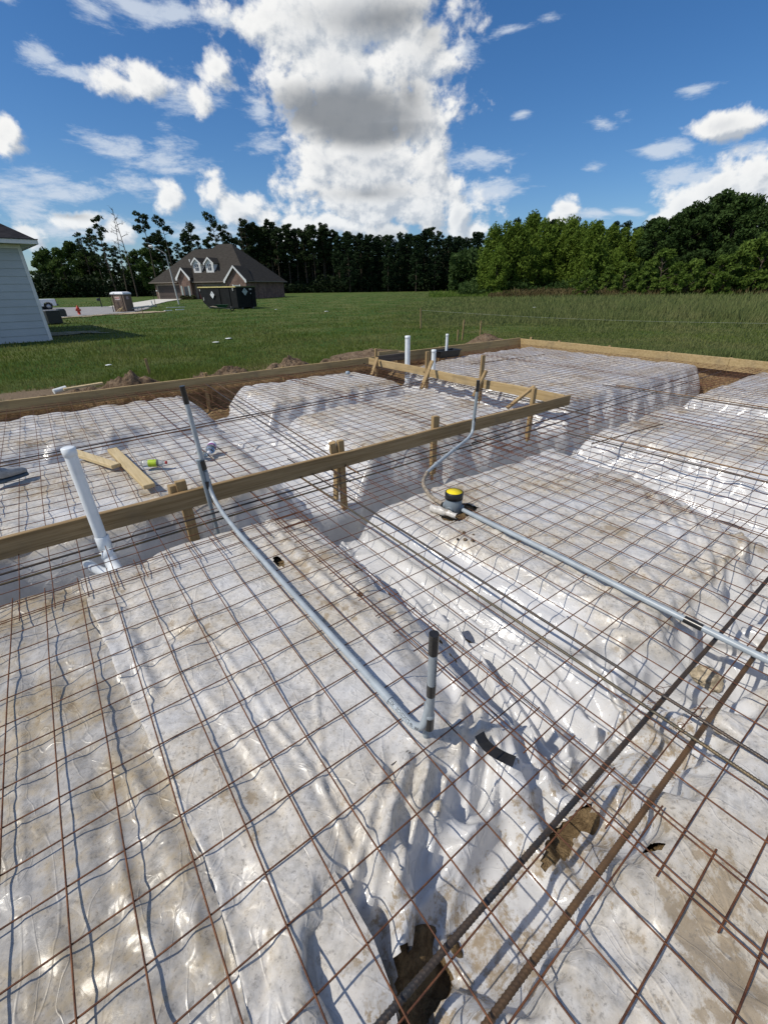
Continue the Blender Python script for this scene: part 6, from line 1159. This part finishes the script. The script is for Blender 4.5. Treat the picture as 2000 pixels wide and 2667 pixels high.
def quads(C_, L, Wd, rg, up=0.0):
    """One leaf spray per centre: a diamond of random tilt."""
    n = len(C_); a = rg.normal(size=(n, 3)); a[:, 2] += up * np.sign(rg.normal(size=n)) * 2; a /= np.linalg.norm(a, axis=1, keepdims=True)
    b = np.cross(a, rg.normal(size=(n, 3))); b /= np.linalg.norm(b, axis=1, keepdims=True); s = rg.uniform(.7, 1.35, n)[:, None]
    V = np.stack([C_ - a * L * s, C_ + b * Wd * s, C_ + a * L * s, C_ - b * Wd * s], 1)
    return V.reshape(-1, 3), np.arange(n * 4).reshape(n, 4)
def proto(kind, seed):
    rg = np.random.default_rng(seed); r = random.Random(seed); trunk = MB(); cl = []
    def limb(a, b, r0, r1): 
        mid = (Vector(a) + Vector(b)) / 2 + Vector((r.uniform(-.2, .2), r.uniform(-.2, .2), r.uniform(.0, .35))); trunk.tube([a, mid, b], [r0, (r0 + r1) / 2, r1], 5, False)
    def stem(H_, r0, bend=.5, n=8):
        ph = r.uniform(0, 6); pts = [Vector((bend * math.sin(ph + t * 2.2) * t, bend * math.cos(ph + t * 1.7) * t, H_ * t)) for t in [i / n for i in range(n + 1)]]
        trunk.tube(pts, [r0 * (1 - .82 * i / n) for i in range(n + 1)], 7, False); return lambda z: pts[min(n, int(z / H_ * n))].lerp(pts[min(n, int(z / H_ * n) + 1)], (z / H_ * n) % 1)
    L, Wd, up, mat, bark = .30, .13, 0, L_PINE, BARK
    if kind in ('pine', 'scraggly', 'umbrella', 'dead'):
        H_ = 18.0; at = stem(H_, .20 if kind != 'dead' else .15, .55 if kind != 'pine' else .3)
        nb, z0, ln = {'pine': (26, .50, 2.3), 'scraggly': (22, .42, 2.9), 'umbrella': (9, .74, 2.4), 'dead': (9, .55, 1.9)}[kind]
        for k in range(nb):
            f = z0 + (1 - z0) * ((k + r.random()) / nb); z = H_ * min(f, .99); a = r.uniform(0, 6.283); l = ln * r.uniform(.45, 1.1) * (1.15 - (f - z0) / (1 - z0) * .72); p = at(z); q = p + Vector((math.cos(a) * l, math.sin(a) * l, l * r.uniform(.0, .45)))
            limb(p, q, .07, .02)
            if kind == 'dead': 
                for j in range(3): limb(p.lerp(q, r.uniform(.4, 1)), q + Vector((r.uniform(-.7, .7), r.uniform(-.7, .7), r.uniform(.1, .8))), .025, .008)
                continue
            for j in range({'pine': 3, 'scraggly': 2, 'umbrella': 3}[kind]): cl.append((p.lerp(q, r.uniform(.55, 1.08)) + Vector((r.uniform(-.5, .5), r.uniform(-.5, .5), r.uniform(-.1, .4))), r.uniform(.38, .85), 38 if kind == 'pine' else 30))
        if kind == 'pine':
            for k in range(5): z = H_ * r.uniform(.25, .5); a = r.uniform(0, 6.28); limb(at(z), at(z) + Vector((math.cos(a), math.sin(a), .2)) * r.uniform(.5, 1.1), .03, .008)
    elif kind == 'densepine':
        H_ = 17.0; at = stem(H_, .20, .3); mat = L_DENSE
        for k in range(64):
            f = .12 + .88 * (k + r.random()) / 64; z = H_ * min(f, .99); a = r.uniform(0, 6.283); l = (2.3 if f < .55 else 2.3 - 1.75 * (f - .55) / .45) * r.uniform(.4, 1.1); p = at(z); q = p + Vector((math.cos(a) * l, math.sin(a) * l, r.uniform(.0, .6)))
            if k % 3 == 0: limb(p, q, .06, .02)
            cl.append((q, r.uniform(.55, 1.05), 60))
    elif kind in ('broad', 'darkbroad', 'willow', 'bush'):
        H_ = {'broad': 11.0, 'darkbroad': 17.0, 'willow': 12.0, 'bush': 4.5}[kind]; at = stem(H_ * .85, {'bush': .08}.get(kind, .22), .4)
        mat = {'broad': L_BROAD, 'darkbroad': L_DARK, 'willow': L_WILLOW, 'bush': L_BUSH}[kind]; nb = {'broad': 58, 'darkbroad': 92, 'willow': 90, 'bush': 46}[kind]; wid = {'broad': .27, 'darkbroad': .25, 'willow': .23, 'bush': .42}[kind] * H_
        L, Wd = {'broad': (.30, .15), 'darkbroad': (.32, .16), 'willow': (.30, .11), 'bush': (.17, .085)}[kind]; up = .5 if kind == 'willow' else 0
        for k in range(nb):
            f = r.random(); lo = {'broad': .16, 'darkbroad': .22, 'willow': .05, 'bush': .06}[kind]; z = H_ * (lo + (1 - lo) * f); w = wid * (math.sin(math.pi * min(1, max(0, f * .80 + .16))) ** .65) * (1 if f < .8 else 1.25 - f * .55) * r.uniform(.35, 1.12); a = r.uniform(0, 6.283); p = at(min(z * .8, H_ * .84)); q = Vector((math.cos(a) * w, math.sin(a) * w, z - .05 * H_ * w / wid))
            if k % 3 == 0: limb(p, q, .05, .015)
            cl.append((q, r.uniform(.06, .105) * H_ * (1 if kind != 'darkbroad' else .8), 78 if kind != 'bush' else 66))
    crown = None
    if cl:
        cs = []
        for c, rad, n in cl:
            v = rg.normal(size=(n, 3)); v /= np.linalg.norm(v, axis=1, keepdims=True); v *= (rad * rg.uniform(.35, 1.05, n) ** .6)[:, None]; v[:, 2] *= .72 if kind != 'willow' else 1.25; cs.append(np.array(c) + v)
        V, F = quads(np.concatenate(cs), L, Wd, rg, up); crown = (V, F)
    return H_, trunk, crown, mat, bark
TINFO = {
    'pine': ("pine_tree", "pine tree", 3), 'scraggly': ("pine_tree", "pine tree", 3), 'umbrella': ("pine_tree", "pine tree", 2), 'dead': ("dead_tree", "dead tree", 2), 'densepine': ("pine_tree", "pine tree", 3),
    'broad': ("leafy_tree", "tree", 3), 'darkbroad': ("dark_tree", "tree", 3), 'willow': ("willow_tree", "tree", 3), 'bush': ("bush", "bush", 2)}
PROTO = {}
def place_tree(kind, x, y, z, h, label, group, seed):
    name, cat, nvar = TINFO[kind]; key = (kind, seed % nvar)
    r = random.Random(seed * 7 + 1); root = bpy.data.objects.new(name, None); COL.objects.link(root); tag(root, label, cat, group)
    if key not in PROTO:
        H_, tr_, cr, mat, bark = proto(kind, 1000 + 31 * list(TINFO).index(kind) + key[1]); kids = [tr_.build("trunk", bark, root, 0, False)]
        if cr: kids.append(np_mesh("crown", cr[0], cr[1], mat, False, root))
        PROTO[key] = (H_, kids)
    else:
        for c in PROTO[key][1]:
            k = c.copy(); COL.objects.link(k); k.parent = root
    s = h / PROTO[key][0] / .985; w = s * r.uniform(.92, 1.18); root.scale = (w, w, s); root.rotation_euler = (0, 0, r.uniform(0, 6.28)); root.location = (x, y, z - .05)
    if kind in ('scraggly', 'dead'): root.rotation_euler.x = r.uniform(-.05, .05); root.rotation_euler.y = r.uniform(-.05, .05)
    return root
def region(x, y):
    a = math.atan2(x * RH[0] + y * RH[1], x * FH[0] + y * FH[1]); return a
ORD = ["first", "second", "third", "fourth", "fifth", "sixth", "seventh", "eighth", "ninth", "tenth", "eleventh", "twelfth", "thirteenth", "fourteenth", "fifteenth", "sixteenth", "seventeenth", "eighteenth", "nineteenth", "twentieth"] + ["%s after the twentieth" % q for q in ("first", "second", "third", "fourth", "fifth", "sixth", "seventh", "eighth", "ninth", "tenth")]
special = {}
for i, (k, x, y, z, h) in enumerate(TREES):
    kk = k + ('L' if region(x, y) < -.22 else 'R') if k in ('pine', 'scraggly') else k; special.setdefault(kk, []).append((region(x, y), i))
RANK = {k: {i: n for n, (a, i) in enumerate(sorted(v))} for k, v in special.items()}
for i, (k, x, y, z, h) in enumerate(TREES):
    a = region(x, y); left = a < -.22; n = RANK[k + ('L' if left else 'R') if k in ('pine', 'scraggly') else k][i]
    if k == 'dead': lb, gp = "bare dead snag above the woods, %s from the white house" % ORD[n], "bare snags in the left woods"
    elif k == 'umbrella': lb, gp = "tall bare stemmed pine with a small spread top, %s from the white house" % ORD[n], "lanky pines over the brick house"
    elif k == 'scraggly': lb, gp = ("ragged sparse pine over the left woods, %s from the white house" % ORD[n], "ragged pines left of the brick house") if left else ("ragged sparse pine among the straight ones, %s rightward from the brick house" % ORD[n], "ragged pines right of the brick house")
    elif k == 'pine': lb, gp = ("bare stemmed straight pine behind the brick house, %s from the white house" % ORD[n], "straight pines behind the house") if a < -.22 else ("straight bare stemmed pine, %s rightward from the brick house" % ORD[n], "straight pines of the middle woods")
    elif k == 'densepine': lb, gp = ("dense dark pine in the far wall of woods across the field", "dense pines of the middle woods") if a < .20 else ("dense dark pine rising behind the bright green willows", "pines behind the willows")
    elif k == 'broad': lb, gp = "leafy tree filling the low woods left of and behind the brick house", "leafy trees of the left woods"
    elif k == 'willow': lb, gp = "bright green willow like tree, %s from the dark woods at the field's right side" % (ORD[n] if n < 18 else "last"), "bright green trees at the field edge"
    elif k == 'darkbroad': lb, gp = "tall dark clumpy tree at the field's right end, %s from the willows" % ORD[n], "tall dark trees at the right"
    else: lb, gp = "green bush at the foot of the tall dark trees, %s from the willows" % ORD[n], "bushes at the right field edge"
    place_tree(k, x, y, z, h, lb, gp, i)
def azp(a, r): return (r * (FH[0] * math.cos(a) + RH[0] * math.sin(a)), r * (FH[1] * math.cos(a) + RH[1] * math.sin(a)))
def brush(name, a0, a1, r0, r1, hfun, n, L, Wd, mat, seed, up=0.0):
    rg = np.random.default_rng(seed); a = rg.uniform(a0, a1, n); r = rg.uniform(r0, r1, n); X = r * (FH[0] * np.cos(a) + RH[0] * np.sin(a)); Y = r * (FH[1] * np.cos(a) + RH[1] * np.sin(a))
    h = hfun(X, Y, a); Z = gz(X, Y) + h * rg.uniform(0, 1, n) ** 1.1
    V, F = quads(np.stack([X, Y, Z], 1), L, Wd, rg, up); return tag(np_mesh(name, V, F, mat, False), kind='stuff')
brush("undergrowth", -.80, -.22, 128, 138, lambda X, Y, a: 2.2 + 3.0 * vnoise(X * .22, Y * .22, 91), 15000, .42, .20, L_BRUSH, 21)
brush("undergrowth", -.30, .26, 136, 146, lambda X, Y, a: 1.5 + 3.2 * vnoise(X * .22, Y * .22, 92), 15000, .42, .20, L_BRUSH, 22)
brush("undergrowth", .16, .70, 84, 98, lambda X, Y, a: .8 + 2.6 * vnoise(X * .3, Y * .3, 93), 16000, .26, .13, L_DARK, 23)
brush("far_woods", -.30, .30, 160, 175, lambda X, Y, a: 6.5 + 4.5 * vnoise(X * .18, Y * .18, 94), 32000, .75, .36, L_DENSE, 24)
brush("far_woods", -.80, -.28, 158, 172, lambda X, Y, a: 1.5 + 3.0 * vnoise(X * .18, Y * .18, 95), 9000, .70, .34, L_BRUSH, 25)
brush("far_woods", .14, .75, 118, 130, lambda X, Y, a: 7.0 + 3.0 * vnoise(X * .2, Y * .2, 96), 22000, .60, .30, L_DARK, 26)
brush("brown_weeds", .22, .70, 76, 84, lambda X, Y, a: (.35 + .9 * vnoise(X * .4, Y * .4, 97)) * np.clip((a - .18) * 12, .2, 1), 9000, .30, .05, L_WEED, 27, 1.2)
brush("tall_weeds", .10, .34, 80, 92, lambda X, Y, a: .2 + .7 * vnoise(X * .3, Y * .3, 98) ** 2, 3500, .30, .05, L_BUSH, 28, 1.2)
